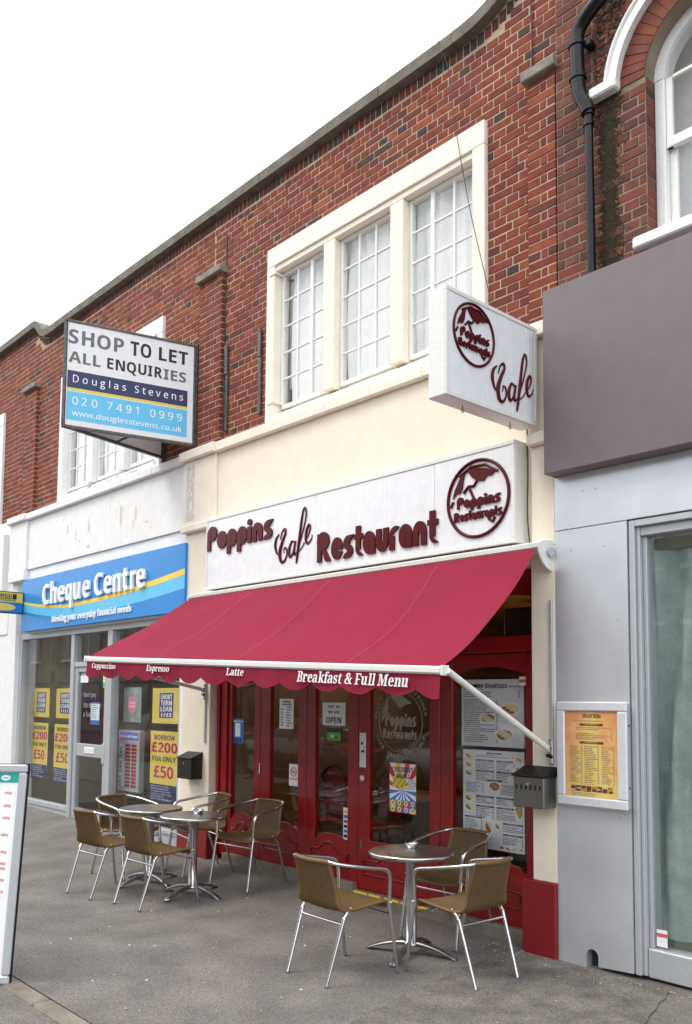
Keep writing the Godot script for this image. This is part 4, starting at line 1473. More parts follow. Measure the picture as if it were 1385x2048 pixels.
	room(b, "restaurant_room", -3.0, 1.0, -0.06, 2.9, -4.0, -0.3, M.room_cream, M.room_dark)
	var lab := flat_sheet("window_label", b, M.paper, -2.862, -2.79, 0.215, 0.32, 0.0065, 0.001)
	box("label_stripe", lab, M.red_ink, -2.86, -2.792, 0.275, 0.298, 0.0067, 0.008, 0.0)

# ---------------------------------------------------------------- signs
func make_fascia_sign() -> void:
	var t := thing("cafe_fascia_sign", "long white cafe fascia sign with maroon lettering above the awning", "sign", Vector3(-5.8, 2.9, 0.1))
	box("sign_box", t, M.white_metal, -7.812, -3.794, 2.895, 3.655, 0.0605, 0.196, 0.004)
	for e in [[-7.812, -3.794, 2.895, 2.93], [-7.812, -3.794, 3.62, 3.655]]:
		box("trim", t, M.white_metal, e[0], e[1], e[2], e[3], 0.1965, 0.212, 0.004)
	for e in [[-7.812, -7.782], [-3.824, -3.794]]:
		box("trim", t, M.white_metal, e[0], e[1], 2.931, 3.619, 0.1965, 0.2115, 0.004)
	for e in [[-7.781, -6.021], [-6.018, -4.572], [-4.569, -3.825]]:
		box("face_panel", t, M.white_sign, e[0], e[1], 2.931, 3.619, 0.1965, 0.205, 0.001)
	var fr := fz(0.2052)
	baus(t, "letter", "Poppins", -7.772, 3.303, -6.632, 0.185, fr, 0.018, M.maroon, true)
	brush_cafe(t, -6.62, 3.045, -6.06, 3.53, fr, M.maroon)
	baus(t, "letter", "Restaurant", -5.976, 2.985, -4.52, 0.198, fr, 0.018, M.maroon, true)
	umbrella_logo(t, -4.133, 3.272, 0.291, fr, M.maroon)

func make_projecting_sign() -> void:
	var t := thing("projecting_cafe_sign", "white projecting box sign with umbrella logo beside the upper window", "sign", Vector3(-3.74, 3.73, 0.6))
	box("sign_box", t, M.white_metal, -3.815, -3.668, 3.733, 4.466, 0.11, 1.112, 0.006)
	box("wall_bracket", t, M.white_metal, -3.79, -3.69, 3.86, 4.34, 0.001, 0.1095, 0.004)
	box("trim", t, M.white_metal, -3.6675, -3.655, 3.733, 3.768, 0.11, 1.112, 0.003)
	box("trim", t, M.white_metal, -3.6675, -3.655, 4.437, 4.466, 0.11, 1.112, 0.003)
	box("trim", t, M.white_metal, -3.6675, -3.6553, 3.7685, 4.4365, 0.11, 0.14, 0.003)
	box("trim", t, M.white_metal, -3.6675, -3.6553, 3.7685, 4.4365, 1.082, 1.112, 0.003)
	box("face_panel", t, M.white_sign, -3.6675, -3.661, 3.7685, 4.4365, 0.1405, 1.0815, 0.001)
	box("face_panel", t, M.white_sign, -3.822, -3.8155, 3.7685, 4.4365, 0.14, 1.082, 0.001)
	var fr := Transform3D(Basis(Vector3(0, 0, -1), Vector3(0, 1, 0), Vector3(1, 0, 0)), Vector3(-3.6608, 0, 0))
	umbrella_logo(t, -0.828, 4.206, 0.21, fr, M.maroon)
	brush_cafe(t, -0.645, 3.815, -0.165, 4.235, fr, M.maroon)
	for z in [0.33, 0.85]:
		var st := S(true)
		var p := []
		for i in 13:
			p.append(Vector3(-3.74, 3.70 + 0.012 * cos(TAU * i / 12.0), z + 0.012 * sin(TAU * i / 12.0)))
		tube(st, p, 0.003, 6)
		tube(st, [Vector3(-3.74, 3.712, z), Vector3(-3.74, 3.74, z)], 0.003, 6)
		put(st, "eye_hook", M.cable, t)

func make_loan_sign() -> void:
	var t := thing("loan_shop_sign", "bright blue shop fascia sign with white raised lettering and yellow stripe", "sign", Vector3(-10.7, 2.72, 0.06))
	box("board", t, M.blue, -12.972, -8.405, 2.722, 3.498, 0.036, 0.094, 0.003)
	# stripes across the board
	var st := S()
	var ye := PackedVector2Array(); var yb := []
	var se := PackedVector2Array(); var sb := []
	for i in 33:
		var u := i / 32.0
		var x := lerpf(-12.971, -8.406, u)
		var q := u - 0.33
		var y := 3.02 + 0.16 * q * q * (2.4 if q < 0.0 else 1.05) / 0.45 * 1.0 + (0.115 * (1 - u / 0.33) if q < 0.0 else 0.0) * 0.6 + 0.02 * u
		ye.append(Vector2(x, y)); yb.append(Vector2(x, y - lerpf(0.032, 0.068, u)))
		se.append(Vector2(x, y - lerpf(0.032, 0.068, u) - 0.001)); sb.append(Vector2(x, y - lerpf(0.14, 0.225, u)))
	yb.reverse(); sb.reverse()
	for p in yb: ye.append(p)
	for p in sb: se.append(p)
	prism(st, ye, 0.0935, 0.0955)
	put(st, "yellow_stripe", M.yellow, t)
	st = S()
	prism(st, se, 0.0935, 0.0953)
	put(st, "pale_stripe", M.sky_blue, t)
	txt(t, "lettering", "Cheque Centre", "bold", -12.15, 2.965, -9.25, 3.385, fz(0.1), M.white_ink, 0.03)
	txt(t, "lettering", "Meeting your everyday financial needs", "bold", -11.855, 2.772, -9.59, 2.892, fz(0.0955), M.white_ink, 0.012)

func make_let_sign() -> void:
	var t := thing("to_let_sign", "V-shaped grey framed estate board advertising the shop to let", "sign", Vector3(-8.7, 4.59, 0.1))
	var apex := Vector3(-8.69, 0, 1.46)
	for side in 2:
		var wall := Vector3(-8.335, 0, 0.06) if side == 0 else Vector3(-9.05, 0, 0.06)
		var u := (wall - apex).normalized() if side == 0 else (apex - wall).normalized()
		var L := apex.distance_to(wall)
		var o := apex if side == 0 else wall
		var nrm := u.cross(Vector3.UP)
		if (side == 0 and nrm.x < 0) or (side == 1 and nrm.x > 0):
			nrm = -nrm
		var fr := Transform3D(Basis(u if side == 0 else -u, Vector3.UP, nrm), o if side == 0 else apex)
		if side == 1:
			fr = Transform3D(Basis(-u, Vector3.UP, nrm), apex)
		var pan := S()
		bx(pan, Vector3(0.01, 4.62, -0.02), Vector3(L - 0.01, 5.74, 0.0), 0.0, fr)
		put(pan, "board", M.paper, t)
		for e in [[0.0, 4.59, L, 4.62], [0.0, 5.74, L, 5.765], [0.0, 4.621, 0.022, 5.739], [L - 0.022, 4.621, L, 5.739]]:
			var st := S()
			bx(st, Vector3(e[0], e[1], -0.03), Vector3(e[2], e[3], 0.012), 0.003, fr)
			put(st, "frame_bar", M.galv, t)
		if side == 1:
			continue
		var X := func(f): return f * L
		for e in [[0.03, 5.03, 0.94, 5.215, M.navy], [0.03, 5.0, 0.94, 5.0295, M.poster_yellow], [0.03, 4.68, 0.94, 4.99, M.sky_blue]]:
			var st := S()
			bx(st, Vector3(e[0] * L, e[1], 0.0), Vector3(e[2] * L, e[3], 0.0015), 0.0, fr)
			put(st, "colour_band", e[4], t)
		var f2 := fr.translated_local(Vector3(0, 0, 0.0016))
		txt(t, "lettering", "SHOP", "bold", 0.03 * L, 5.51, 0.435 * L, 5.665, f2, M.ink_grey, 0.0015)
		txt(t, "lettering", "TO", "bold", 0.485 * L, 5.505, 0.645 * L, 5.662, f2, M.ink, 0.0015)
		txt(t, "lettering", "LET", "bold", 0.705 * L, 5.51, 0.935 * L, 5.658, f2, M.ink, 0.0015)
		txt(t, "lettering", "ALL", "bold", 0.035 * L, 5.305, 0.265 * L, 5.425, f2, M.ink_grey, 0.0015)
		txt(t, "lettering", "ENQUIR", "bold", 0.315 * L, 5.28, 0.735 * L, 5.425, f2, M.ink, 0.0015)
		txt(t, "lettering", "IES", "bold", 0.745 * L, 5.303, 0.925 * L, 5.42, f2, M.ink_grey, 0.0015)
		txt(t, "lettering", "D o u g l a s   S t e v e n s", "sans", 0.07 * L, 5.065, 0.905 * L, 5.175, f2, M.white_ink, 0.0015)
		txt(t, "lettering", "0 2 0   7 4 9 1   0 9 9 9", "sans", 0.07 * L, 4.85, 0.90 * L, 4.938, f2, M.white_ink, 0.0015)
		txt(t, "lettering", "www.douglasstevens.co.uk", "sans", 0.07 * L, 4.71, 0.90 * L, 4.79, f2, M.white_ink, 0.0015)
	var st := S()
	var wl := Vector3(-9.05, 4.6, 0.06); var wr := Vector3(-8.335, 4.6, 0.06)
	tube(st, [(wl + apex * Vector3(1, 0, 1) + Vector3(0, 4.6, 0)) * 0.5, (wr + apex * Vector3(1, 0, 1) + Vector3(0, 4.6, 0)) * 0.5], 0.014, 4)
	put(st, "tie_bar", M.black, t)
	for x in [-8.335, -9.05]:
		box("wall_angle", t, M.galv, x - 0.02, x + 0.02, 4.55, 5.78, 0.001, 0.058, 0.003)
	for q in [[-7.775, 4.65, 5.607], [-7.168, 4.7, 5.6]]:
		var r := thing("wall_channel", "upright grey steel channel on brick, %s" % ("beside the brick pilaster" if q[0] < -7.5 else "just left of the cream window frame"), "bracket", Vector3(q[0], q[1], 0.0), "old sign brackets")
		var h: float = (q[1] + q[2]) * 0.5 + 0.15
		box("channel", r, M.galv, q[0] - 0.022, q[0] + 0.022, q[1], h, 0.001, 0.024, 0.003)
		box("splice", r, M.galv, q[0] - 0.026, q[0] + 0.02, h + 0.001, q[2], 0.001, 0.034, 0.004)

func make_small_left_sign() -> void:
	var t := thing("money_transfer_sign", "small black framed yellow and blue projecting sign at left edge", "sign", Vector3(-12.9, 3.0, 0.4))
	box("frame", t, M.black, -12.95, -12.88, 2.985, 3.31, 0.1, 0.85, 0.006)
	var fr := Transform3D(Basis(Vector3(0, 0, -1), Vector3(0, 1, 0), Vector3(1, 0, 0)), Vector3(-12.8795, 0, 0))
	for e in [[3.15, 3.295, M.poster_yellow], [3.0, 3.149, M.mid_blue]]:
		var st := S()
		bx(st, Vector3(-0.84, e[0], 0), Vector3(-0.115, e[1], 0.003), 0.0, fr)
		put(st, "face_panel", e[2], t)
	var st := S()
	bx(st, Vector3(-0.6, 3.195, 0.0032), Vector3(-0.21, 3.275, 0.005), 0.0, fr)
	put(st, "panel_block", M.ink, t)
	var f := fr.translated_local(Vector3(0, 0, 0.0055))
	txt(t, "lettering", "WESTERN", "bold", -0.58, 3.24, -0.27, 3.27, f, M.poster_yellow, 0.001)
	txt(t, "lettering", "UNION", "bold", -0.5, 3.202, -0.27, 3.232, f, M.poster_yellow, 0.001)
	txt(t, "lettering", "MONEY TRANSFER", "bold", -0.62, 3.165, -0.22, 3.185, f, M.ink, 0.001)
	st = S()
	prism(st, ellipse(-0.42, 3.075, 0.2, 0.055), 0.0032, 0.005, fr)
	put(st, "oval", M.poster_yellow, t)

# ---------------------------------------------------------------- awning
const BAR_L := Vector3(-8.05, 2.13, 1.385)
const BAR_R := Vector3(-3.6, 1.94, 1.215)

func make_awning() -> void:
	var t := thing("awning", "sloping maroon fabric awning with scalloped edge over the cafe doors", "awning", Vector3(-5.8, 2.8, 0.1))
	var st := S()
	var prof := PackedVector2Array([Vector2(0.061, 2.80), Vector2(0.19, 2.80), Vector2(0.25, 2.828), Vector2(0.253, 2.856), Vector2(0.2, 2.876), Vector2(0.061, 2.892)])
	var xf := Transform3D(Basis(Vector3(0, 0, 1), Vector3(0, 1, 0), Vector3(1, 0, 0)), Vector3.ZERO)
	prism(st, prof, -8.085, -3.56, xf)
	put(st, "cassette", M.white_metal, t)
	for x in [-8.09, -3.559]:
		st = S()
		var ep := PackedVector2Array([Vector2(0.06, 2.895), Vector2(0.2, 2.88), Vector2(0.256, 2.855)])
		for i in 9:
			var a := lerpf(0.0, PI / 2, i / 8.0)
			ep.append(Vector2(0.09 + 0.165 * cos(a), 2.84 - 0.17 * sin(a)))
		ep.append(Vector2(0.06, 2.67))
		prism(st, ep, x - 0.006, x + 0.008, xf)
		var cap := put(st, "end_plate", M.white_metal, t)
		st = S(true)
		var hub := []
		for i in 3:
			hub.append(Vector3(x + 0.009 + 0.012 * i, 2.80, 0.14))
		tube(st, hub, 0.034, 14)
		put(st, "roller_end", M.alu_frame, cap)
	# fabric: straight on the left, sagging on the right; shallow billows between the arms
	st = S(true)
	var nx := 96
	var ny := 22
	var g := []
	for i in nx + 1:
		var u := float(i) / nx
		var top := Vector3(lerpf(-8.04, -3.585, u), 2.818, 0.245)
		var bar := BAR_L.lerp(BAR_R, u) + Vector3(0, 0.022, -0.005)
		var col := []
		for j in ny + 1:
			var v := float(j) / ny
			var p := top.lerp(bar, v)
			var sag := lerpf(0.02, 0.085, smoothstep(0.35, 1.0, u)) * sin(PI * v)
			sag += 0.008 * sin(u * 21.0 + v * 5.0) * sin(PI * v) + 0.005 * sin(u * 47.0 - v * 9.0) * sin(PI * v)
			# seams stand up as fine creases
			for s in [0.262, 0.52, 0.8]:
				sag -= 0.010 * exp(-pow((u - s - 0.015 * sin(v * 2.0)) / 0.006, 2.0)) * smoothstep(0.0, 0.1, v)
			p += Vector3(0, -0.80, -0.45) * sag
			col.append(p)
		g.append(col)
	for i in nx:
		for j in ny:
			face(st, [g[i][j], g[i + 1][j], g[i + 1][j + 1], g[i][j + 1]], Vector3(0, 1, 0.7))
	put(st, "fabric", M.awning, t)
	for sm in [0.262, 0.52, 0.8]:
		st = S(true)
		var line := []
		for j in range(1, ny + 1):
			var v := float(j) / ny
			var f: float = (sm + 0.015 * sin(v * 2.0)) * nx
			var i := int(f)
			line.append(g[i][j].lerp(g[i + 1][j], f - i) + Vector3(0, 0.001, 0.001))
		tube(st, line, 0.0032, 5)
		put(st, "seam", M.seam, t)
	# front bar
	st = S()
	var ax := (BAR_R - BAR_L).normalized()
	var bz := ax.cross(Vector3.UP).normalized()
	if bz.z < 0:
		bz = -bz
	var by := bz.cross(ax)
	if by.y < 0:
		by = -by
	var L := BAR_L.distance_to(BAR_R)
	var fr := Transform3D(Basis(ax, by, ax.cross(by)), BAR_L)
	bx(st, Vector3(-0.01, -0.028, -0.03), Vector3(L + 0.01, 0.024, 0.03), 0.012, fr)
	put(st, "front_bar", M.white_metal, t)
	st = S()
	bx(st, Vector3(L + 0.0105, -0.034, -0.034), Vector3(L + 0.03, 0.03, 0.034), 0.004, fr)
	bx(st, Vector3(-0.03, -0.034, -0.034), Vector3(-0.0105, 0.03, 0.034), 0.004, fr)
	put(st, "bar_end_cap", M.white_metal, t)
	# scalloped valance, hung a little uneven
	st = S(true)
	var n := 260
	var rows := 5
	var val := []
	var scallop := 0.331
	for i in n + 1:
		var x := L * i / n
		var ph := fposmod(x + 0.05, scallop) / scallop
		var drop := 0.105 + 0.052 * absf(sin(PI * ph)) + 0.004 * sin(x * 9.0)
		var col := []
		for j in rows + 1:
			var v := float(j) / rows
			col.append(fr * Vector3(x, -0.02 - drop * v, 0.012 + (0.010 * sin(x * 7.0 + 1.0) + 0.006 * sin(x * 23.0)) * v))
		val.append(col)
	for i in n:
		for j in rows:
			face(st, [val[i][j], val[i + 1][j], val[i + 1][j + 1], val[i][j + 1]], Vector3(0, 0, 1))
	put(st, "valance", M.awning, t)
	st = S(true)
	var hem := []
	for i in n + 1:
		hem.append(val[i][rows])
	tube(st, hem, 0.0035, 5)
	put(st, "hem", M.awning, t)
	var tf := fr.translated_local(Vector3(0, 0, 0.026))
	for w in [["Cappuccino", 0.12, 0.56, 0.065], ["Espresso", 1.10, 1.46, 0.072], ["Latte", 2.28, 2.5, 0.058], ["Breakfast & Full Menu", 3.13, 4.2, 0.08]]:
		txt(t, "lettering", w[0], "serif", w[1], -0.036 - w[3], w[2], -0.036, tf, M.white_ink, 0.001, 0.18)
	# arms with their wall rails
	for a in [[Vector3(-3.572, 1.43, 0.15), BAR_R + Vector3(0.035, -0.005, -0.01), -3.562, 1.315, 2.465, 0.1005], [Vector3(-7.972, 1.85, 0.11), BAR_L + Vector3(0.02, -0.02, 0), -7.972, 1.285, 2.12, 0.0605]]:
		st = S(true)
		tube(st, [a[0], a[1]], 0.021, 12)
		var arm := put(st, "arm", M.white_metal, t)
		st = S()
		bx(st, Vector3(a[2] - 0.014, a[3], a[5]), Vector3(a[2] + 0.014, a[4], a[5] + 0.018), 0.003)
		put(st, "wall_rail", M.alu_frame, t)
		st = S()
		bx(st, Vector3(a[2] - 0.016, a[0].y - 0.11, a[5] + 0.0185), Vector3(a[2] + 0.016, a[0].y + 0.06, a[5] + 0.03), 0.004)
		bx(st, Vector3(a[2] - 0.012, a[0].y - 0.03, a[5] + 0.0305), Vector3(a[2] + 0.012, a[0].y + 0.02, a[0].z + 0.012), 0.004)
		put(st, "slide_bracket", M.alu, arm)
		st = S(true)
		tube(st, [Vector3(a[2] - 0.02, a[0].y - 0.05, a[5] + 0.04), Vector3(a[2] + 0.02, a[0].y - 0.06, a[5] + 0.045)], 0.013, 8)
		put(st, "clamp_knob", M.black, arm)

# ---------------------------------------------------------------- furniture
var chair0: Node3D
var table0: Node3D

func weave_point(u: float, v: float) -> Vector3:
	# u across (-1..1), v along from seat front to back top
	var prof := [Vector2(0.205, 0.418), Vector2(0.20, 0.444), Vector2(0.15, 0.447), Vector2(0.05, 0.436), Vector2(-0.06, 0.426), Vector2(-0.135, 0.428), Vector2(-0.19, 0.462), Vector2(-0.215, 0.53), Vector2(-0.24, 0.62), Vector2(-0.262, 0.70), Vector2(-0.275, 0.742)]
	var wid := [0.215, 0.218, 0.218, 0.212, 0.204, 0.198, 0.19, 0.18, 0.172, 0.166, 0.163]
	var f := v * (prof.size() - 1)
	var i := mini(int(f), prof.size() - 2)
	var t := f - i
	var a: Vector2 = prof[maxi(i - 1, 0)]; var b: Vector2 = prof[i]; var c: Vector2 = prof[i + 1]; var d: Vector2 = prof[mini(i + 2, prof.size() - 1)]
	var p: Vector2 = 0.5 * ((2.0 * b) + (c - a) * t + (2.0 * a - 5.0 * b + 4.0 * c - d) * t * t + (3.0 * b - a - 3.0 * c + d) * t * t * t)
	var w := lerpf(wid[i], wid[i + 1], t)
	var back := smoothstep(0.5, 0.75, v)
	return Vector3(u * w, p.y + 0.012 * u * u * (1.0 - back), p.x + 0.035 * u * u * back)

func make_chair() -> Node3D:
	var t := thing("bistro_chair", "", "chair", Vector3.ZERO, "woven bistro chairs on the pavement")
	# woven shell: a dark woven ground with stout cords that run from the seat front up the back
	var st := S(true)
	var cords := 17
	var nv := 34
	var g := []
	for i in 21:
		var col := []
		for j in nv + 1:
			col.append(weave_point(lerpf(-0.98, 0.98, i / 20.0), float(j) / nv))
		g.append(col)
	for i in 20:
		for j in nv:
			face(st, [g[i][j], g[i + 1][j], g[i + 1][j + 1], g[i][j + 1]], Vector3(0, 1, 0.9))
	put(st, "woven_shell", M.rattan_core, t)
	st = S(true)
	for k in cords:
		for side in [-1.0, 1.0]:
			var prev := []
			for j in nv + 1:
				var v := float(j) / nv
				var ring := []
				var q := weave_point(0.0, minf(v + 0.01, 1.0)) - weave_point(0.0, maxf(v - 0.01, 0.0))
				var n: Vector3 = Vector3(1, 0, 0).cross(q).normalized() * side
				for m in 5:
					var ph := m / 4.0
					var u := lerpf(-0.965, 0.965, (k + 0.12 + 0.76 * ph) / cords)
					ring.append(weave_point(u, v) + n * (0.0065 * sin(PI * ph) + 0.0012 * sin(j * 2.6 + k * 1.9)))
				if prev:
					for m in 4:
						face(st, [prev[m], prev[m + 1], ring[m + 1], ring[m]], n)
				prev = ring
	put(st, "cords", M.rattan, t).set_meta("kind", "stuff")
	for s in [-1.0, 1.0]:
		st = S(true)
		var edge := []
		for j in 31:
			edge.append(weave_point(s * 1.0, j / 30.0))
		tube(st, edge, 0.0125, 9)
		put(st, "shell_edge", M.rattan_wrap, t)
	st = S(true)
	var fe := []
	for i in 15:
		fe.append(weave_point(lerpf(-1.0, 1.0, i / 14.0), 0.0))
	tube(st, fe, 0.0135, 9)
	put(st, "seat_front_edge", M.rattan_wrap, t)
	st = S(true)
	var te := []
	for i in 15:
		te.append(weave_point(lerpf(-1.0, 1.0, i / 14.0), 1.0) + Vector3(0, 0.004, 0))
	tube(st, te, 0.0155, 10)
	put(st, "back_top_rail", M.rattan_wrap, t)
	for s in [-1.0, 1.0]:
		# arm and front leg: one bent tube
		st = S(true)
		var arm := curve([weave_point(s, 1.0) + Vector3(0, 0.004, 0), Vector3(s * 0.205, 0.737, -0.215), Vector3(s * 0.25, 0.715, -0.1), Vector3(s * 0.262, 0.69, 0.04), Vector3(s * 0.262, 0.672, 0.14), Vector3(s * 0.26, 0.648, 0.185), Vector3(s * 0.256, 0.60, 0.202), Vector3(s * 0.25, 0.52, 0.204), Vector3(s * 0.246, 0.45, 0.206)], 5)
		tube(st, arm, 0.0125, 12)
		put(st, "armrest", M.alu, t)
		st = S(true)
		tube(st, [Vector3(s * 0.245, 0.462, 0.198), Vector3(s * 0.248, 0.4, 0.212), Vector3(s * 0.256, 0.006, 0.272)], 0.0122, 12)
		put(st, "leg", M.alu, t)
		st = S(true)
		var rear := curve([Vector3(s * 0.196, 0.436, -0.09), Vector3(s * 0.203, 0.426, -0.12), Vector3(s * 0.206, 0.40, -0.142), Vector3(s * 0.205, 0.36, -0.158), Vector3(s * 0.194, 0.006, -0.275)], 4)
		tube(st, rear, 0.0122, 12)
		put(st, "leg", M.alu, t)
		for q in [Vector3(s * 0.252, 0.0, 0.272), Vector3(s * 0.194, 0.0, -0.275)]:
			st = S(true)
			lathe(st, [Vector2(0.0, 0.0), Vector2(0.0128, 0.0), Vector2(0.0135, 0.012), Vector2(0.0, 0.013)], 10, q)
			put(st, "foot_cap", M.ink_grey, t)
		st = S(true)
		for q in [Vector3(s * 0.262, 0.455, 0.206), Vector3(s * 0.2, 0.45, -0.085)]:
			lathe(st, [Vector2(0.007, 0.0), Vector2(0.006, 0.004), Vector2(0.0, 0.006)], 8, q)
		put(st, "bolt", M.alu, t)
	st = S(true)
	tube(st, [Vector3(-0.248, 0.375, 0.216), Vector3(0.248, 0.375, 0.216)], 0.0085, 10)
	put(st, "stretcher", M.alu, t)
	st = S(true)
	tube(st, [Vector3(-0.204, 0.36, -0.158), Vector3(0.204, 0.36, -0.158)], 0.0085, 10)
	put(st, "stretcher", M.alu, t)
	return t

func make_table() -> Node3D:
	var t := thing("bistro_table", "", "table", Vector3.ZERO, "round steel bistro tables")
	var st := S(true)
	lathe(st, [Vector2(0.0, 0.705), Vector2(0.28, 0.7055), Vector2(0.292, 0.704)], 64)
	put(st, "table_top", M.steel_top, t)
	st = S(true)
	lathe(st, [Vector2(0.292, 0.704), Vector2(0.2985, 0.70), Vector2(0.30, 0.694), Vector2(0.2985, 0.679), Vector2(0.293, 0.675), Vector2(0.28, 0.675)], 64)
	put(st, "rim", M.alu, t)
	st = S(true)
	lathe(st, [Vector2(0.285, 0.678), Vector2(0.06, 0.676), Vector2(0.05, 0.66), Vector2(0.037, 0.655), Vector2(0.036, 0.085), Vector2(0.045, 0.08), Vector2(0.048, 0.062), Vector2(0.0, 0.058)], 28)
	put(st, "column", M.alu, t)
	for k in 4:
		var a := TAU * k / 4.0 + 0.12
		var dir := Vector3(cos(a), 0, sin(a))
		var side := Vector3(-sin(a), 0, cos(a))
		st = S(true)
		var prev := []
		var n := 9
		for i in n + 1:
			var s := float(i) / n
			var r := lerpf(0.02, 0.33, s)
			var y := 0.082 - 0.072 * s * s
			var w := lerpf(0.02, 0.032, s) * (1.0 if s < 0.95 else 0.8)
			var h := lerpf(0.02, 0.009, s)
			var c := dir * r
			var ring := [c + side * w + Vector3(0, y - h, 0), c + side * w * 0.9 + Vector3(0, y, 0), c + Vector3(0, y + h * 0.8, 0), c - side * w * 0.9 + Vector3(0, y, 0), c - side * w + Vector3(0, y - h, 0)]
			if prev:
				for m in 5:
					var q := [prev[m], ring[m], ring[(m + 1) % 5], prev[(m + 1) % 5]]
					face(st, q, (q[0] + q[1] + q[2] + q[3]) * 0.25 - (c + Vector3(0, y - h * 0.3, 0)))
			else:
				face(st, ring, -dir)
			prev = ring
		face(st, prev, dir)
		put(st, "foot", M.galv_foot, t)
	return t

func dup(o: Node3D, label: String, at: Vector3, turn: float) -> Node3D:
	var c := o
	if o.get_meta("label") != "":
		c = o.duplicate()
		c.name = numbered(String(o.name).trim_suffix("_000"))
		add_child(c)
	c.set_meta("label", label)
	c.position = at
	c.rotation.y = turn
	return c

func make_furniture() -> void:
	M.galv_foot = mat(rgb8(150, 150, 152), 0.35, {"metal": 0.95, "tex": T.soft, "sc": 4.0})
	chair0 = make_chair()
	for c in [
		["woven bistro chair nearest the camera, back to the street at right table", -4.305, 1.41, 0.01, -0.56],
		["woven bistro chair at right table with its back to the silver panel", -3.75, 0.83, -0.56, -0.03],
		["woven bistro chair at right table standing against the red doors", -4.36, 0.255, 0.03, 0.55],
		["leftmost woven bistro chair, its back to the street", -7.425, 1.455, -0.05, -0.54],
		["woven bistro chair with back to the street at the left ashtray table", -6.775, 1.33, -0.03, -0.53],
		["woven bistro chair farthest left, facing along the parade before the loan shop door", -8.05, 0.92, 0.9, -0.2],
		["woven bistro chair beside the narrow red door leaves, facing the street", -6.70, 0.37, 0.06, 0.54],
		["woven bistro chair beside the cream pilaster, facing the street", -7.47, 0.42, -0.12, 0.54],
	]:
		dup(chair0, c[0], Vector3(c[1], lift(c[1], c[2]) + 0.001, c[2]), atan2(c[3], c[4]))
	table0 = make_table()
	for c in [["round steel bistro table with ashtray before the red doors at right", -4.275, 0.77, 0.5], ["round steel bistro table with ashtray in the left group", -6.79, 0.94, 0.35], ["empty round steel bistro table beside the loan shop window", -7.515, 0.96, 0.2]]:
		dup(table0, c[0], Vector3(c[1], lift(c[1], c[2]) + 0.001, c[2]), c[3])
	for c in [["round steel ashtray on the right bistro table", -4.36, 0.68, -4.275, 0.77], ["round steel ashtray on the left group's table", -6.82, 0.88, -6.79, 0.94]]:
		var t := thing("ashtray", c[0], "ashtray", Vector3(c[1], lift(c[3], c[4]) + 0.7065, c[2]), "steel ashtrays")
		var st := S(true)
		var at := t.position
		lathe(st, [Vector2(0.0, 0.002), Vector2(0.035, 0.002), Vector2(0.04, 0.012), Vector2(0.036, 0.026), Vector2(0.05, 0.034), Vector2(0.052, 0.032), Vector2(0.041, 0.02), Vector2(0.043, 0.002), Vector2(0.038, 0.0), Vector2(0.0, 0.0)], 26, at)
		put(st, "bowl", M.alu, t)
		st = S()
		bx(st, at + Vector3(-0.004, 0.03, -0.056), at + Vector3(0.004, 0.037, -0.044), 0.001)
		bx(st, at + Vector3(-0.004, 0.03, 0.044), at + Vector3(0.004, 0.037, 0.056), 0.001)
		put(st, "cigarette_rest", M.alu, t)

func make_bins() -> void:
	for q in [[-3.79, -3.535, 1.02, 1.30, 0.1005, "steel wall ashtray bin beside the framed orange menu", M.steel_bin, 0.15], [-8.30, -8.02, 0.893, 1.178, 0.0605, "dark wall ashtray bin on the cream pilaster by loan posters", M.dark_bin, 0.14]]:
		var t := thing("ashtray_bin", q[5], "bin", Vector3((q[0] + q[1]) * 0.5, q[2], q[4]), "wall mounted ashtray bins")
		var h: float = q[3] - q[2]
		var pr := PackedVector2Array([Vector2(q[4], q[2]), Vector2(q[4] + q[7], q[2]), Vector2(q[4] + q[7], q[2] + h * 0.74), Vector2(q[4], q[2] + h * 0.74)])
		var xf := Transform3D(Basis(Vector3(0, 0, 1), Vector3(0, 1, 0), Vector3(1, 0, 0)), Vector3.ZERO)
		var st := S()
		bx(st, Vector3(q[0], q[2], q[4]), Vector3(q[1], q[2] + h * 0.76, q[4] + q[7]), 0.006)
		put(st, "body", q[6], t)
		st = S()
		var lid := PackedVector2Array([Vector2(q[4], q[2] + h * 0.762), Vector2(q[4] + q[7] + 0.012, q[2] + h * 0.762), Vector2(q[4] + q[7] + 0.012, q[2] + h * 0.79), Vector2(q[4], q[3])])
		prism(st, lid, q[0] - 0.006, q[1] + 0.006, xf)
		put(st, "lid", M.dark_bin, t)
		for k in 6:
			var x := lerpf(q[0] + 0.03, q[1] - 0.03, k / 5.0)
			var zf: float = q[4] + q[7]
			st = S()
			prism(st, ellipse(x, q[2] + h * 0.5, 0.0085, 0.02, 0, 360, 12), zf - 0.004, zf + 0.0008)
			put(st, "stub_slot", M.black, t)
		st = S(true)
		var c := Vector3((q[0] + q[1]) * 0.5, q[2] + h * 0.58, q[4] + q[7])
		tube(st, [c, c + Vector3(0, 0, 0.01)], 0.012, 12)
		put(st, "lock", M.alu, t)

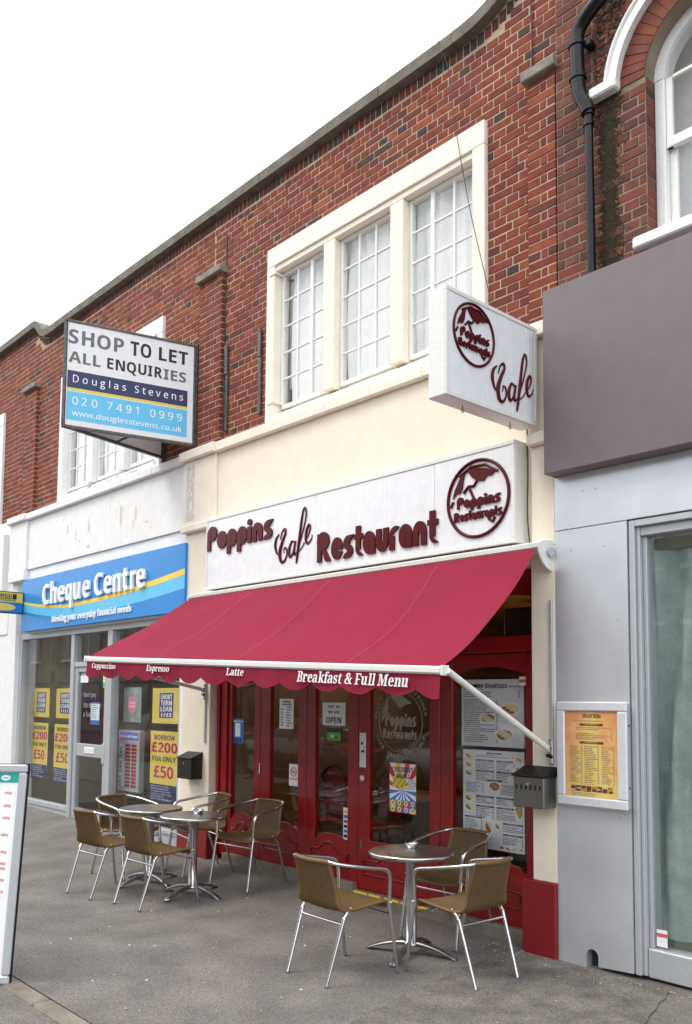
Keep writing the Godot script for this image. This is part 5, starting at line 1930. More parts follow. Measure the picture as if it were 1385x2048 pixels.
func make_menu_frame() -> void:
	var t := thing("framed_menu", "silver framed orange and yellow restaurant menu on the grey cladding", "menu board", Vector3(-3.23, 1.06, 0.1))
	box("case", t, M.alu_frame, -3.485, -2.972, 1.066, 1.744, 0.1005, 0.135, 0.003)
	for e in [[-3.494, -2.964, 1.057, 1.121], [-3.494, -2.964, 1.69, 1.753]]:
		box("frame_bar", t, M.frame_silver, e[0], e[1], e[2], e[3], 0.1355, 0.158, 0.008)
	for e in [[-3.494, -3.43], [-3.036, -2.964]]:
		box("frame_bar", t, M.frame_silver, e[0], e[1], 1.1215, 1.6895, 0.1355, 0.1578, 0.008)
	var ink := Color(0.35, 0.14, 0.08)
	var im := print_lines(256, 384, Color(0.9, 0.66, 0.28), ink, [[0.1, 0.30, 0.25, 0.01, 5, 0]], 5)
	var n := FastNoiseLite.new()
	n.frequency = 0.012
	n.seed = 4
	for y in 384:
		for x in 256:
			var v := y / 384.0
			var q := 0.5 + 0.5 * n.get_noise_2d(x, y)
			var edge := clampf(absf(x / 256.0 - 0.5) * 1.7 + (0.45 - v) * 0.8 + (q - 0.5) * 0.9 - 0.15, 0.0, 1.0)
			im.set_pixel(x, y, Color(0.97, 0.87, 0.52).lerp(Color(0.95, 0.62, 0.42), edge))
	var over := print_lines(256, 384, Color(1, 1, 1), ink, [
		[0.34, 0.035, 0.36, 0.02, 8, 3], [0.15, 0.11, 0.8, 0.015, 8, 3], [0.28, 0.145, 0.45, 0.03, 6, 1], [0.2, 0.19, 0.7, 0.04, 8, 0], [0.2, 0.26, 0.7, 0.07, 8, 0], [0.28, 0.355, 0.46, 0.03, 6, 1],
		[0.09, 0.41, 0.24, 0.42, 8, 0], [0.37, 0.41, 0.28, 0.42, 8, 0], [0.70, 0.41, 0.24, 0.42, 8, 0], [0.28, 0.85, 0.46, 0.01, 5, 3], [0.1, 0.955, 0.8, 0.035, 6, 3]], 6)
	for y in 384:
		for x in 256:
			var c := over.get_pixel(x, y)
			if c.r < 0.9:
				im.set_pixel(x, y, im.get_pixel(x, y).lerp(c, 0.8))
	for k in 8:
		for y in 26:
			for x in 24:
				var pal := [Color(0.55, 0.25, 0.2), Color(0.85, 0.8, 0.75), Color(0.7, 0.4, 0.25), Color(0.75, 0.68, 0.2), Color(0.4, 0.2, 0.18)]
				im.set_pixel(24 + k * 26 + x, 335 + y, pal[int(absf(sin(floor(x / 7.0) * 3.1 + floor(y / 8.0) * 7.7 + k * 5.3)) * 4.99)])
	flat_sheet("menu_print", t, printed(im, 0.35), -3.43, -3.036, 1.1215, 1.6895, 0.14, 0.003)
	txt(t, "lettering", "iRealChina", "serif", -3.3, 1.645, -3.16, 1.672, fz(0.1402), M.maroon, 0.0006, 0.2)
	var st := S()
	bx(st, Vector3(-3.429, 1.122, 0.145), Vector3(-3.037, 1.689, 0.147))
	put(st, "cover_pane", M.glass, t)
	for y in [1.2, 1.6]:
		st = S(true)
		tube(st, [Vector3(-2.9715, y, 0.118), Vector3(-2.966, y, 0.118)], 0.006, 8)
		put(st, "lock", M.black, t)

func make_a_board() -> void:
	var t := thing("pavement_menu_board", "silver framed A-board menu with teal header at lower left edge", "menu board", Vector3(-5.75, 0, 3.25))
	var yaw := deg_to_rad(45.0)
	var base := Transform3D(Basis(Vector3.UP, yaw), Vector3(-5.435, 0.0, 3.11))
	# local: x right along the face (0 = right edge), y up the slope, z out of the face
	for side in 2:
		var fr := base * Transform3D(Basis(Vector3.RIGHT, -0.13), Vector3.ZERO)
		if side == 1:
			var prop := S(true)
			tube(prop, [base * Vector3(-0.45, 1.1, -0.17), base * Vector3(-0.45, 0.0, -0.34)], 0.016, 8)
			tube(prop, [base * Vector3(-0.7, 1.1, -0.17), base * Vector3(-0.7, 0.0, -0.34)], 0.016, 8)
			tube(prop, [base * Vector3(-0.7, 0.2, -0.31), base * Vector3(-0.45, 0.2, -0.31)], 0.012, 8)
			put(prop, "rear_prop", M.alu_frame, t)
			continue
		var sgn := 1.0
		var W := -0.84
		var H := 1.33
		var st := S()
		bx(st, Vector3(W + 0.05, 0.05, -0.012 * sgn), Vector3(-0.05, H - 0.05, 0.0), 0.0, fr)
		put(st, "backing", M.paper, t)
		for e in [[W, 0.0, 0.0, 0.052], [W, H - 0.052, 0.0, H], [W, 0.0525, W + 0.052, H - 0.0525], [-0.052, 0.0525, 0.0, H - 0.0525]]:
			st = S()
			bx(st, Vector3(e[0], e[1], -0.016 * sgn), Vector3(e[2], e[3], 0.014 * sgn), 0.009, fr)
			put(st, "frame_bar", M.alu_frame, t)
		if side == 1:
			continue
		st = S()
		bx(st, Vector3(W - 0.004, 0.0, -0.026), Vector3(0.006, H + 0.006, -0.0165), 0.0, fr)
		put(st, "backing", M.black, t)
		st = S()
		bx(st, Vector3(W + 0.053, H - 0.115, 0.0005), Vector3(-0.053, H - 0.053, 0.002), 0.0, fr)
		put(st, "teal_header", M.teal, t)
		st = S()
		prism(st, ellipse(-0.135, H - 0.085, 0.03, 0.017), 0.002, 0.003, fr)
		put(st, "header_badge", M.paper, t)
		var f2 := fr.translated_local(Vector3(0, 0, 0.0031))
		txt(t, "lettering", "Poppins", "bold", -0.155, H - 0.09, -0.115, H - 0.08, f2, M.ink, 0.001)
		var drops := [0.195, 0.275, 0.35, 0.455, 0.56, 0.63, 0.66, 0.73, 0.80]
		var prices := ["410p", "420p", "420p", "440p", "340p", "340p", "360p", "330p", "310p"]
		for k in 9:
			var y: float = H - drops[k]
			txt(t, "price_lettering", prices[k], "bold", -0.136, y, -0.087, y + 0.024, fr.translated_local(Vector3(0, 0, 0.001)), M.red_ink, 0.001)
		st = S()
		bx(st, Vector3(W + 0.07, 0.52, 0.0005), Vector3(-0.075, H - 0.17, 0.0009), 0.0, fr)
		put(st, "menu_sheet", M.white_ink, t)

# ---------------------------------------------------------------- posters and notices
func notice(called: String, label: String, x0: float, x1: float, y0: float, y1: float, z: float, m: Material, cat := "poster", group := "") -> Node3D:
	var t := thing(called, label, cat, Vector3((x0 + x1) * 0.5, y0, z), group)
	flat_sheet("sheet", t, m, x0, x1, y0, y1, z, 0.002)
	return t

func make_cafe_notices() -> void:
	var z := -0.078
	var t := notice("milk_poster", "blue milk poster on the narrow left door leaf", -7.66, -7.47, 1.29, 1.545, z, M.mid_blue)
	flat_sheet("glass_of_milk", t, M.paper, -7.62, -7.53, 1.36, 1.5, z + 0.0015, 0.001)
	txt(t, "lettering", "MILK", "bold", -7.64, 1.3, -7.5, 1.345, fz(z + 0.001), M.navy, 0.001)
	txt(t, "lettering", "WE SERVE ONLY COLD", "bold", -7.65, 1.51, -7.48, 1.527, fz(z + 0.001), M.white_ink, 0.001)
	t = notice("opening_times_sheet", "white opening times sheet on the second red door leaf", -6.872, -6.653, 1.465, 1.757, z, printed(print_lines(128, 170, Color(0.92, 0.93, 0.94), Color(0.1, 0.1, 0.12), [[0.1, 0.34, 0.3, 0.6, 15, 3], [0.5, 0.26, 0.45, 0.68, 15, 3]], 8), 0.5), "notice")
	txt(t, "lettering", "POPPINS", "bold", -6.82, 1.718, -6.70, 1.738, fz(z + 0.0005), M.ink, 0.001)
	txt(t, "lettering", "OPENING TIMES", "bold", -6.835, 1.695, -6.685, 1.709, fz(z + 0.0005), M.ink, 0.001)
	t = notice("no_smoking_sign", "small white no smoking notice low on the second door leaf", -6.709, -6.568, 0.92, 1.128, z, M.paper, "notice")
	var ring := []
	for i in 24:
		ring.append(Vector3(-6.638 + 0.042 * cos(TAU * i / 24), 1.055 + 0.042 * sin(TAU * i / 24), z + 0.001))
	var st := S(true)
	tube(st, ring, 0.005, 5, true)
	tube(st, [Vector3(-6.668, 1.085, z + 0.001), Vector3(-6.608, 1.025, z + 0.001)], 0.004, 5)
	put(st, "red_ring", M.red_ink, t)
	st = S()
	bx(st, Vector3(-6.665, 1.05, z), Vector3(-6.615, 1.058, z + 0.0015))
	put(st, "cigarette_mark", M.ink, t)
	txt(t, "lettering", "NO SMOKING", "bold", -6.695, 0.98, -6.58, 0.995, fz(z + 0.0005), M.red_ink, 0.001)
	t = notice("open_sign", "white pop-in open sign in the third red door leaf", -6.22, -5.905, 1.516, 1.726, z, M.paper, "sign")
	txt(t, "lettering", "POP  IN", "bold", -6.14, 1.675, -5.985, 1.7, fz(z + 0.0005), M.ink, 0.001)
	txt(t, "lettering", "WE ARE", "bold", -6.14, 1.625, -5.985, 1.65, fz(z + 0.0005), M.ink, 0.001)
	txt(t, "lettering", "OPEN", "bold", -6.17, 1.537, -5.96, 1.592, fz(z + 0.0005), M.ink, 0.001)
	t = notice("green_notice", "small green and black panel under the open sign", -6.158, -5.958, 1.371, 1.495, z, M.black, "notice")
	flat_sheet("green_face", t, M.green, -6.15, -5.966, 1.378, 1.452, z + 0.001, 0.001)
	txt(t, "lettering", "3R", "bold", -6.11, 1.405, -6.05, 1.43, fz(z + 0.002), M.white_ink, 0.001)
	txt(t, "lettering", "0", "bold", -6.035, 1.39, -6.01, 1.42, fz(z + 0.002), M.ink, 0.001)
	t = notice("card_sticker_strip", "white strip of payment card stickers low on third door leaf", -5.92, -5.853, 0.5, 0.785, z, M.paper, "sticker")
	var cols := [M.poster_yellow, M.mid_blue, M.magenta, M.navy, M.mid_blue, M.navy]
	for k in 6:
		flat_sheet("card_mark", t, cols[k], -5.91, -5.865, 0.735 - k * 0.043, 0.762 - k * 0.043, z + 0.001, 0.001)
	# children's menu: rays, panels and plates
	var im := Image.create(192, 256, false, Image.FORMAT_RGB8)
	for y in 256:
		for x in 192:
			var d := Vector2(x - 96, y - 140)
			var a := d.angle() / TAU * 26.0
			var odd := int(floor(a)) % 2 == 0
			var c := Color(0.95, 0.96, 0.98)
			if y < 140:
				c = ([Color(0.85, 0.15, 0.2), Color(0.95, 0.8, 0.2), Color(0.9, 0.3, 0.5)][int(floor(absf(a))) % 3]) if odd else Color(0.98, 0.95, 0.9)
			elif odd:
				c = Color(0.25, 0.5, 0.85)
			if y > 190:
				c = [Color(0.85, 0.2, 0.25), Color(0.25, 0.45, 0.8), Color(0.9, 0.7, 0.2), Color(0.35, 0.6, 0.3)][(x / 48 + y / 33) % 4]
				var pu := Vector2(fmod(x, 48.0) - 24.0, fmod(y - 190.0, 33.0) - 16.0)
				if pu.length() < 14.0:
					c = Color(0.95, 0.94, 0.92)
				if pu.length() < 9.0:
					c = Color(0.78, 0.5, 0.22)
			if Rect2(24, 66, 96, 60).has_point(Vector2(x, y)):
				c = Color(0.93, 0.8, 0.2) if (x / 12 + y / 14) % 3 else Color(0.5, 0.62, 0.3)
			if Rect2(132, 78, 52, 54).has_point(Vector2(x, y)):
				c = Color(0.92, 0.94, 0.97) if y % 8 > 2 else Color(0.5, 0.55, 0.62)
			im.set_pixel(x, y, c)
	t = notice("childrens_menu_poster", "colourful children's menu poster on the glazed cafe door", -5.335, -5.027, 0.808, 1.22, z, printed(im, 0.4))
	txt(t, "lettering", "CHILDREN'S", "bold", -5.30, 1.145, -5.06, 1.19, fz(z + 0.0005), M.navy, 0.001)
	txt(t, "lettering", "MENU", "bold", -5.25, 1.095, -5.11, 1.135, fz(z + 0.0005), M.navy, 0.001)
	# the two big menus
	var ink := Color(0.12, 0.12, 0.14)
	var bl := [[0.05, 0.14, 0.35, 0.02, 6, 3], [0.05, 0.19, 0.9, 0.07, 7, 0], [0.05, 0.30, 0.55, 0.64, 7, 0], [0.62, 0.34, 0.34, 0.2, 5, 2], [0.55, 0.72, 0.3, 0.2, 5, 2], [0.3, 0.5, 0.28, 0.16, 5, 2]]
	t = notice("breakfast_menu", "large white breakfast menu in the window beside the steel bin", -4.57, -3.965, 1.40, 1.92, -0.12, printed(print_lines(256, 224, Color(0.86, 0.88, 0.9), ink, bl, 12), 0.4), "menu board")
	baus(t, "lettering", "Poppins", -4.54, 1.855, -4.345, 0.03, fz(-0.1198), 0.001, M.ink, true)
	txt(t, "lettering", "Breakfasts", "bold", -4.33, 1.852, -4.12, 1.893, fz(-0.1198), M.ink, 0.001)
	txt(t, "lettering", "SERVED ALL DAY", "sans", -4.11, 1.857, -4.0, 1.87, fz(-0.1198), M.ink, 0.001)
	bl = []
	for c in [[0.22, 0.30], [0.56, 0.30]]:
		for q in [[0.10, 0.10], [0.21, 0.12], [0.47, 0.08], [0.57, 0.13]]:
			bl.append([c[0], q[0], c[1], 0.016, 6, 1])
			bl.append([c[0], q[0] + 0.024, c[1], q[1] - 0.03, 6, 0])
	bl.append_array([[0.4, 0.025, 0.25, 0.016, 6, 1], [0.22, 0.05, 0.62, 0.03, 6, 0], [0.05, 0.34, 0.3, 0.1, 6, 0], [0.62, 0.34, 0.32, 0.1, 6, 0], [0.42, 0.31, 0.22, 0.11, 5, 2], [0.4, 0.3, 0.25, 0.014, 6, 1], [0.03, 0.02, 0.16, 0.08, 5, 2], [0.03, 0.11, 0.16, 0.08, 5, 2], [0.03, 0.2, 0.16, 0.08, 5, 2], [0.82, 0.05, 0.16, 0.08, 5, 2], [0.82, 0.15, 0.16, 0.08, 5, 2], [0.82, 0.24, 0.16, 0.09, 5, 2], [0.03, 0.46, 0.16, 0.08, 5, 2], [0.03, 0.54, 0.16, 0.1, 5, 2], [0.84, 0.5, 0.15, 0.18, 5, 2], [0.03, 0.69, 0.3, 0.016, 6, 1], [0.03, 0.72, 0.3, 0.15, 6, 0], [0.36, 0.7, 0.14, 0.16, 5, 2], [0.53, 0.72, 0.1, 0.08, 5, 2], [0.66, 0.72, 0.32, 0.016, 6, 1], [0.66, 0.75, 0.32, 0.06, 6, 0], [0.66, 0.83, 0.32, 0.016, 6, 1], [0.66, 0.86, 0.32, 0.08, 6, 0], [0.6, 0.95, 0.09, 0.04, 5, 2], [0.7, 0.95, 0.09, 0.04, 5, 2], [0.8, 0.95, 0.09, 0.04, 5, 2], [0.9, 0.95, 0.08, 0.04, 5, 2]])
	notice("main_menu", "tall white menu sheet with food pictures behind the right red leaf", -4.555, -3.965, 0.62, 1.372, -0.12, printed(print_lines(288, 384, Color(0.86, 0.88, 0.9), ink, bl, 14), 0.4), "menu board")
	t = notice("red_label", "small red and white label at top corner of breakfast menu", -3.975, -3.913, 1.87, 1.937, z, M.paper, "sticker")
	flat_sheet("red_stripe", t, M.red_ink, -3.975, -3.913, 1.892, 1.915, z + 0.001, 0.001)

func loan_poster(label: String, x0: float, x1: float, y0: float, y1: float, z: float) -> void:
	var t := notice("loan_poster", label, x0, x1, y0, y1, z, M.poster_yellow, "poster", "yellow loan posters in the shop window")
	var cx := (x0 + x1) * 0.5
	var h := y1 - y0
	flat_sheet("purple_block", t, M.loan_purple, cx - 0.16, cx + 0.16, y0 + h * 0.16, y0 + h * 0.86, z + 0.001, 0.001)
	for k in 3:
		txt(t, "lettering", ["SHORT", "TERM", "LOAN"][k], "bold", cx - 0.13, y0 + h * (0.68 - k * 0.17), cx + 0.13, y0 + h * (0.82 - k * 0.17), fz(z + 0.0012), M.white_ink, 0.001)
	txt(t, "lettering", "£ £ £ £", "bold", cx - 0.12, y0 + h * 0.2, cx + 0.12, y0 + h * 0.3, fz(z + 0.0012), M.white_ink, 0.001)

func borrow_poster(label: String, x0: float, x1: float, y0: float, y1: float, z: float) -> void:
	var t := notice("borrow_poster", label, x0, x1, y0, y1, z, M.poster_yellow, "poster", "tall yellow borrow posters in the shop window")
	var h := y1 - y0
	var w := x1 - x0
	flat_sheet("small_print_panel", t, printed(print_lines(160, 56, Color(0.13, 0.16, 0.32), Color(0.85, 0.87, 0.92), [[0.05, 0.1, 0.9, 0.85, 8, 3]], 3), 0.5), x0, x1, y0, y0 + h * 0.25, z + 0.001, 0.001)
	txt(t, "lettering", "BORROW", "bold", x0 + w * 0.14, y0 + h * 0.875, x1 - w * 0.14, y0 + h * 0.945, fz(z + 0.0005), M.navy, 0.001)
	txt(t, "lettering", "£200", "bold", x0 + w * 0.04, y0 + h * 0.7, x1 - w * 0.06, y0 + h * 0.84, fz(z + 0.0005), M.magenta, 0.001)
	txt(t, "lettering", "FOR ONLY", "bold", x0 + w * 0.08, y0 + h * 0.575, x1 - w * 0.1, y0 + h * 0.645, fz(z + 0.0005), M.navy, 0.001)
	txt(t, "lettering", "£50", "bold", x0 + w * 0.14, y0 + h * 0.34, x1 - w * 0.18, y0 + h * 0.51, fz(z + 0.0005), M.magenta, 0.001)
	var st := S(true)
	for x in [x0 + 0.01, x1 - 0.01]:
		tube(st, [Vector3(x, y1, z - 0.004), Vector3(x, 2.7, z - 0.004)], 0.0018, 4)
	put(st, "hanging_wire", M.alu, t)

func make_loan_notices() -> void:
	var z := -0.24
	loan_poster("yellow short term loan poster at far left of the window", -13.2, -12.62, 1.455, 1.888, z)
	loan_poster("yellow short term loan poster beside the loan shop door frame", -12.385, -11.8, 1.452, 1.882, z)
	loan_poster("yellow short term loan poster nearest the cream pilaster", -9.618, -8.965, 1.447, 1.876, z)
	borrow_poster("tall yellow borrow poster at far left of the window", -13.2, -12.63, 0.54, 1.37, z)
	borrow_poster("tall yellow borrow poster beside the loan shop door frame", -12.41, -11.8, 0.53, 1.365, z)
	borrow_poster("tall yellow borrow poster nearest the cream pilaster", -9.64, -8.98, 0.505, 1.355, z)
	var t := notice("currency_poster", "pale poster with pink oval hanging above the rate board", -10.3566, -9.896, 1.445, 1.887, z, M.sheet_cloth)
	var st := S()
	prism(st, ellipse(-10.13, 1.668, 0.11, 0.11), z, z + 0.001)
	put(st, "pink_oval", M.pink, t)
	txt(t, "lettering", "FOREIGN", "bold", -10.21, 1.675, -10.05, 1.705, fz(z + 0.0012), M.white_ink, 0.001)
	txt(t, "lettering", "CURRENCY", "bold", -10.22, 1.63, -10.04, 1.66, fz(z + 0.0012), M.white_ink, 0.001)
	t = thing("exchange_rate_board", "grey exchange rate board with rows of red digits in window", "display board", Vector3(-10.18, 0.56, z))
	box("case", t, M.alu_frame, -10.45, -9.92, 0.565, 1.34, z - 0.08, z, 0.006)
	flat_sheet("blue_header", t, M.mid_blue, -10.43, -9.945, 1.215, 1.315, z + 0.0015, 0.001)
	txt(t, "lettering", "bureau de change", "bold", -10.41, 1.235, -9.965, 1.285, fz(z + 0.002), M.white_ink, 0.001)
	for r in 12:
		var y := 1.135 - r * 0.046
		flat_sheet("flag", t, [M.white_ink, M.red_ink, M.navy, M.green][r % 4], -10.415, -10.37, y, y + 0.022, z + 0.0015, 0.001)
		flat_sheet("currency_label", t, M.paper, -10.355, -10.3, y, y + 0.02, z + 0.0015, 0.001)
		for c in 2:
			var x := -10.265 + c * 0.155
			flat_sheet("digit_window", t, M.black, x, x + 0.125, y - 0.006, y + 0.028, z + 0.0015, 0.001)
			txt(t, "digits", ["1.24", "8.06", "13.7", "2.95", "1.61", "9.48"][(r * 2 + c) % 6], "bold", x + 0.01, y - 0.002, x + 0.115, y + 0.024, fz(z + 0.002), M.led, 0.001)
	t = notice("notice_sticker", "blue and white notice sticker at top of the loan shop door", -11.29, -11.06, 1.955, 2.095, -0.0845, M.paper, "sticker")
	flat_sheet("blue_header", t, M.navy, -11.285, -11.065, 2.055, 2.09, -0.0835, 0.0005)
	txt(t, "lettering", "NOTICE", "bold", -11.25, 2.06, -11.1, 2.083, fz(-0.0834), M.white_ink, 0.001)
	t = notice("warning_sticker", "yellow triangle warning sticker at top of the loan shop door", -10.63, -10.535, 1.887, 2.09, -0.0845, M.paper, "sticker")
	st = S()
	prism(st, PackedVector2Array([Vector2(-10.62, 1.99), Vector2(-10.545, 1.99), Vector2(-10.583, 2.075)]), -0.0845, -0.0835)
	put(st, "yellow_triangle", M.yellow, t)
	flat_sheet("green_block", t, M.green, -10.625, -10.54, 1.895, 1.955, -0.0838, 0.0005)
	t = notice("blue_door_poster", "small blue poster with white table on the loan shop door", -10.99, -10.74, 1.396, 1.692, -0.1, printed(print_lines(96, 128, Color(0.92, 0.94, 0.97), Color(0.4, 0.45, 0.55), [[0.1, 0.12, 0.8, 0.6, 12, 3]], 7), 0.5))
	flat_sheet("blue_foot", t, M.mid_blue, -10.99, -10.74, 1.396, 1.455, -0.099, 0.0005)
	flat_sheet("blue_head", t, M.mid_blue, -10.99, -10.74, 1.672, 1.692, -0.099, 0.0005)
	t = notice("maroon_wall_poster", "large dark maroon poster inside the loan shop behind the door", -12.78, -11.99, 1.05, 1.95, -0.8, M.plum)
	txt(t, "lettering", "Don't pay", "bold", -12.66, 1.74, -12.25, 1.83, fz(-0.799), M.white_ink, 0.001)
	txt(t, "lettering", "too much for", "bold", -12.66, 1.6, -12.08, 1.69, fz(-0.799), M.white_ink, 0.001)
	txt(t, "lettering", "a loan!", "bold", -12.66, 1.46, -12.32, 1.55, fz(-0.799), M.white_ink, 0.001)

# ---------------------------------------------------------------- pipes and wires
func make_pipes() -> void:
	var t := thing("down_pipe", "black rainwater down pipe between the two brick buildings", "pipe", Vector3(-3.22, 4.6, 0.1))
	var st := S(true)
	tube(st, curve([Vector3(-2.95, 6.80, 0.11), Vector3(-3.08, 6.70, 0.115), Vector3(-3.2, 6.62, 0.12), Vector3(-3.275, 6.54, 0.12), Vector3(-3.29, 6.44, 0.12), Vector3(-3.288, 6.30, 0.12), Vector3(-3.282, 6.13, 0.12)], 5), 0.052, 18)
	put(st, "upper_pipe", M.black_pipe, t)
	st = S(true)
	tube(st, curve([Vector3(-3.282, 6.15, 0.12), Vector3(-3.27, 6.06, 0.12), Vector3(-3.23, 5.96, 0.11), Vector3(-3.215, 5.9, 0.105)], 5), 0.05, 16)
	put(st, "offset_bend", M.black_pipe, t)
	st = S(true)
	tube(st, [Vector3(-3.215, 5.93, 0.1), Vector3(-3.205, 4.55, 0.1)], 0.031, 16)
	put(st, "lower_pipe", M.black_pipe, t)
	for q in [[-3.29, 6.42, 0.12, 0.061], [-3.284, 6.17, 0.12, 0.061], [-3.215, 5.88, 0.1, 0.041], [-3.214, 5.80, 0.1, 0.039]]:
		st = S(true)
		tube(st, [Vector3(q[0], q[1], q[2]), Vector3(q[0], q[1] + 0.028, q[2])], q[3], 18)
		put(st, "collar", M.black_pipe, t)
	st = S()
	bx(st, Vector3(-3.245, 6.40, 0.03), Vector3(-3.19, 6.45, 0.11), 0.008)
	put(st, "clip", M.black_pipe, t)
	t = thing("cable", "thin loose cable hanging from the parapet past the cream window frame", "cable", Vector3(-4.3, 4.5, 0.05))
	st = S(true)
	tube(st, curve([Vector3(-4.64, 7.28, 0.092), Vector3(-4.56, 7.0, 0.05), Vector3(-4.5, 6.6, 0.06), Vector3(-4.43, 6.2, 0.06), Vector3(-4.30, 5.6, 0.07), Vector3(-4.13, 5.0, 0.1), Vector3(-4.0, 4.6, 0.16), Vector3(-3.9, 4.47, 0.25)], 6), 0.0035, 6)
	put(st, "wire", M.cable, t)
	t = thing("wall_wire", "thin reddish wire running down to the small stone pilaster cap", "cable", Vector3(-3.76, 6.5, 0.05))
	st = S(true)
	tube(st, [Vector3(-3.755, 7.6, 0.03), Vector3(-3.752, 7.0, 0.012), Vector3(-3.75, 6.53, 0.012)], 0.0055, 6)
	put(st, "wire", M.plum, t)
	t = thing("sign_cable", "dark electric cable dropping from projecting sign beside fascia sign", "cable", Vector3(-3.76, 2.9, 0.08))
	st = S(true)
	tube(st, curve([Vector3(-3.76, 3.745, 0.1), Vector3(-3.755, 3.6, 0.1), Vector3(-3.765, 3.4, 0.085), Vector3(-3.76, 3.1, 0.1), Vector3(-3.75, 2.9, 0.09)], 5), 0.005, 6)
	put(st, "wire", M.cable, t)
	t = thing("pilaster_cable", "thin black cable in the corner beside the brick pilaster", "cable", Vector3(-7.83, 4.52, 0.01))
	st = S(true)
	tube(st, [Vector3(-7.832, 6.9, 0.008), Vector3(-7.833, 5.5, 0.009), Vector3(-7.83, 4.53, 0.01)], 0.007, 6)
	put(st, "wire", M.cable, t)

# ---------------------------------------------------------------- inside the cafe
func make_cafe_inside() -> void:
	for q in [[-7.0, -0.75, 0.1, "red padded cafe chair inside behind the narrow leaf"], [-6.25, -0.8, -0.15, "red padded cafe chair inside behind the second leaf"], [-4.95, -0.9, 0.2, "dark cafe chair inside behind the glazed door"], [-5.9, -2.0, 2.9, "red padded cafe chair inside at the back table"]]:
		var t := thing("cafe_chair", q[3], "chair", Vector3.ZERO, "chairs inside the cafe")
		var st := S(true)
		for s in [-1.0, 1.0]:
			for e in [0.2, -0.22]:
				st = S(true)
				tube(st, [Vector3(s * 0.19, 0.0, e), Vector3(s * 0.18, 0.45, e * 0.88)], 0.012, 8)
				put(st, "leg", M.black, t)
		st = S()
		bx(st, Vector3(-0.21, 0.45, -0.2), Vector3(0.21, 0.5, 0.21), 0.02)
		put(st, "seat", M.red, t)
		st = S()
		prism(st, merged([ellipse(0, 0.82, 0.17, 0.16, 0, 180), rect(-0.17, 0.56, 0.17, 0.82)])[0], -0.215, -0.18)
		put(st, "backrest", M.red, t)
		st = S(true)
		var p := [Vector3(-0.2, 0.45, -0.2), Vector3(-0.2, 0.82, -0.2)]
		for i in range(1, 12):
			var a := PI - PI * i / 12.0
			p.append(Vector3(0.2 * cos(a), 0.82 + 0.19 * sin(a), -0.2))
		p.append(Vector3(0.2, 0.82, -0.2)); p.append(Vector3(0.2, 0.45, -0.2))
		tube(st, p, 0.014, 8)
		put(st, "back_frame", M.black, t)
		t.position = Vector3(q[0], 0.045, q[1])
		t.rotation.y = q[2]
	for q in [[-6.3, -1.4, "wooden cafe table inside behind the middle leaves"], [-5.4, -1.9, "wooden cafe table inside farther back"]]:
		var t := thing("cafe_table", q[2], "table", Vector3.ZERO, "tables inside the cafe")
		var st := S()
		bx(st, Vector3(-0.5, 0.71, -0.35), Vector3(0.5, 0.74, 0.35), 0.008)
		put(st, "table_top", M.wood, t)
		st = S(true)
		lathe(st, [Vector2(0.03, 0.71), Vector2(0.03, 0.03), Vector2(0.22, 0.02), Vector2(0.22, 0.0)], 20)
		put(st, "pedestal", M.black, t)
		t.position = Vector3(q[0], 0.045, q[1])
	for q in [[-7.0, 2.5, -1.6, "small warm ceiling lamp inside cafe, nearest the left leaf"], [-5.2, 2.5, -2.4, "small warm ceiling lamp deeper inside the cafe"]]:
		var t := thing("ceiling_lamp", q[3], "lamp", Vector3(q[0], q[1], q[2]), "lamps inside the cafe")
		var st := S(true)
		lathe(st, [Vector2(0.02, 0.30), Vector2(0.03, 0.08), Vector2(0.07, 0.04), Vector2(0.068, 0.035)], 18, t.position)
		put(st, "shade", M.alu, t)
		st = S(true)
		lathe(st, [Vector2(0.0, -0.03), Vector2(0.025, -0.02), Vector2(0.035, 0.005), Vector2(0.02, 0.035), Vector2(0.0, 0.04)], 14, t.position)
		put(st, "bulb", M.bulb, t)
		var l := OmniLight3D.new()
		l.name = "lamp_light"
		l.light_color = Color(1.0, 0.82, 0.58)
		l.light_energy = 0.12
		l.light_size = 0.03
		l.omni_range = 8.0
		l.omni_attenuation = 2.0
		l.shadow_enabled = true
		t.add_child(l)

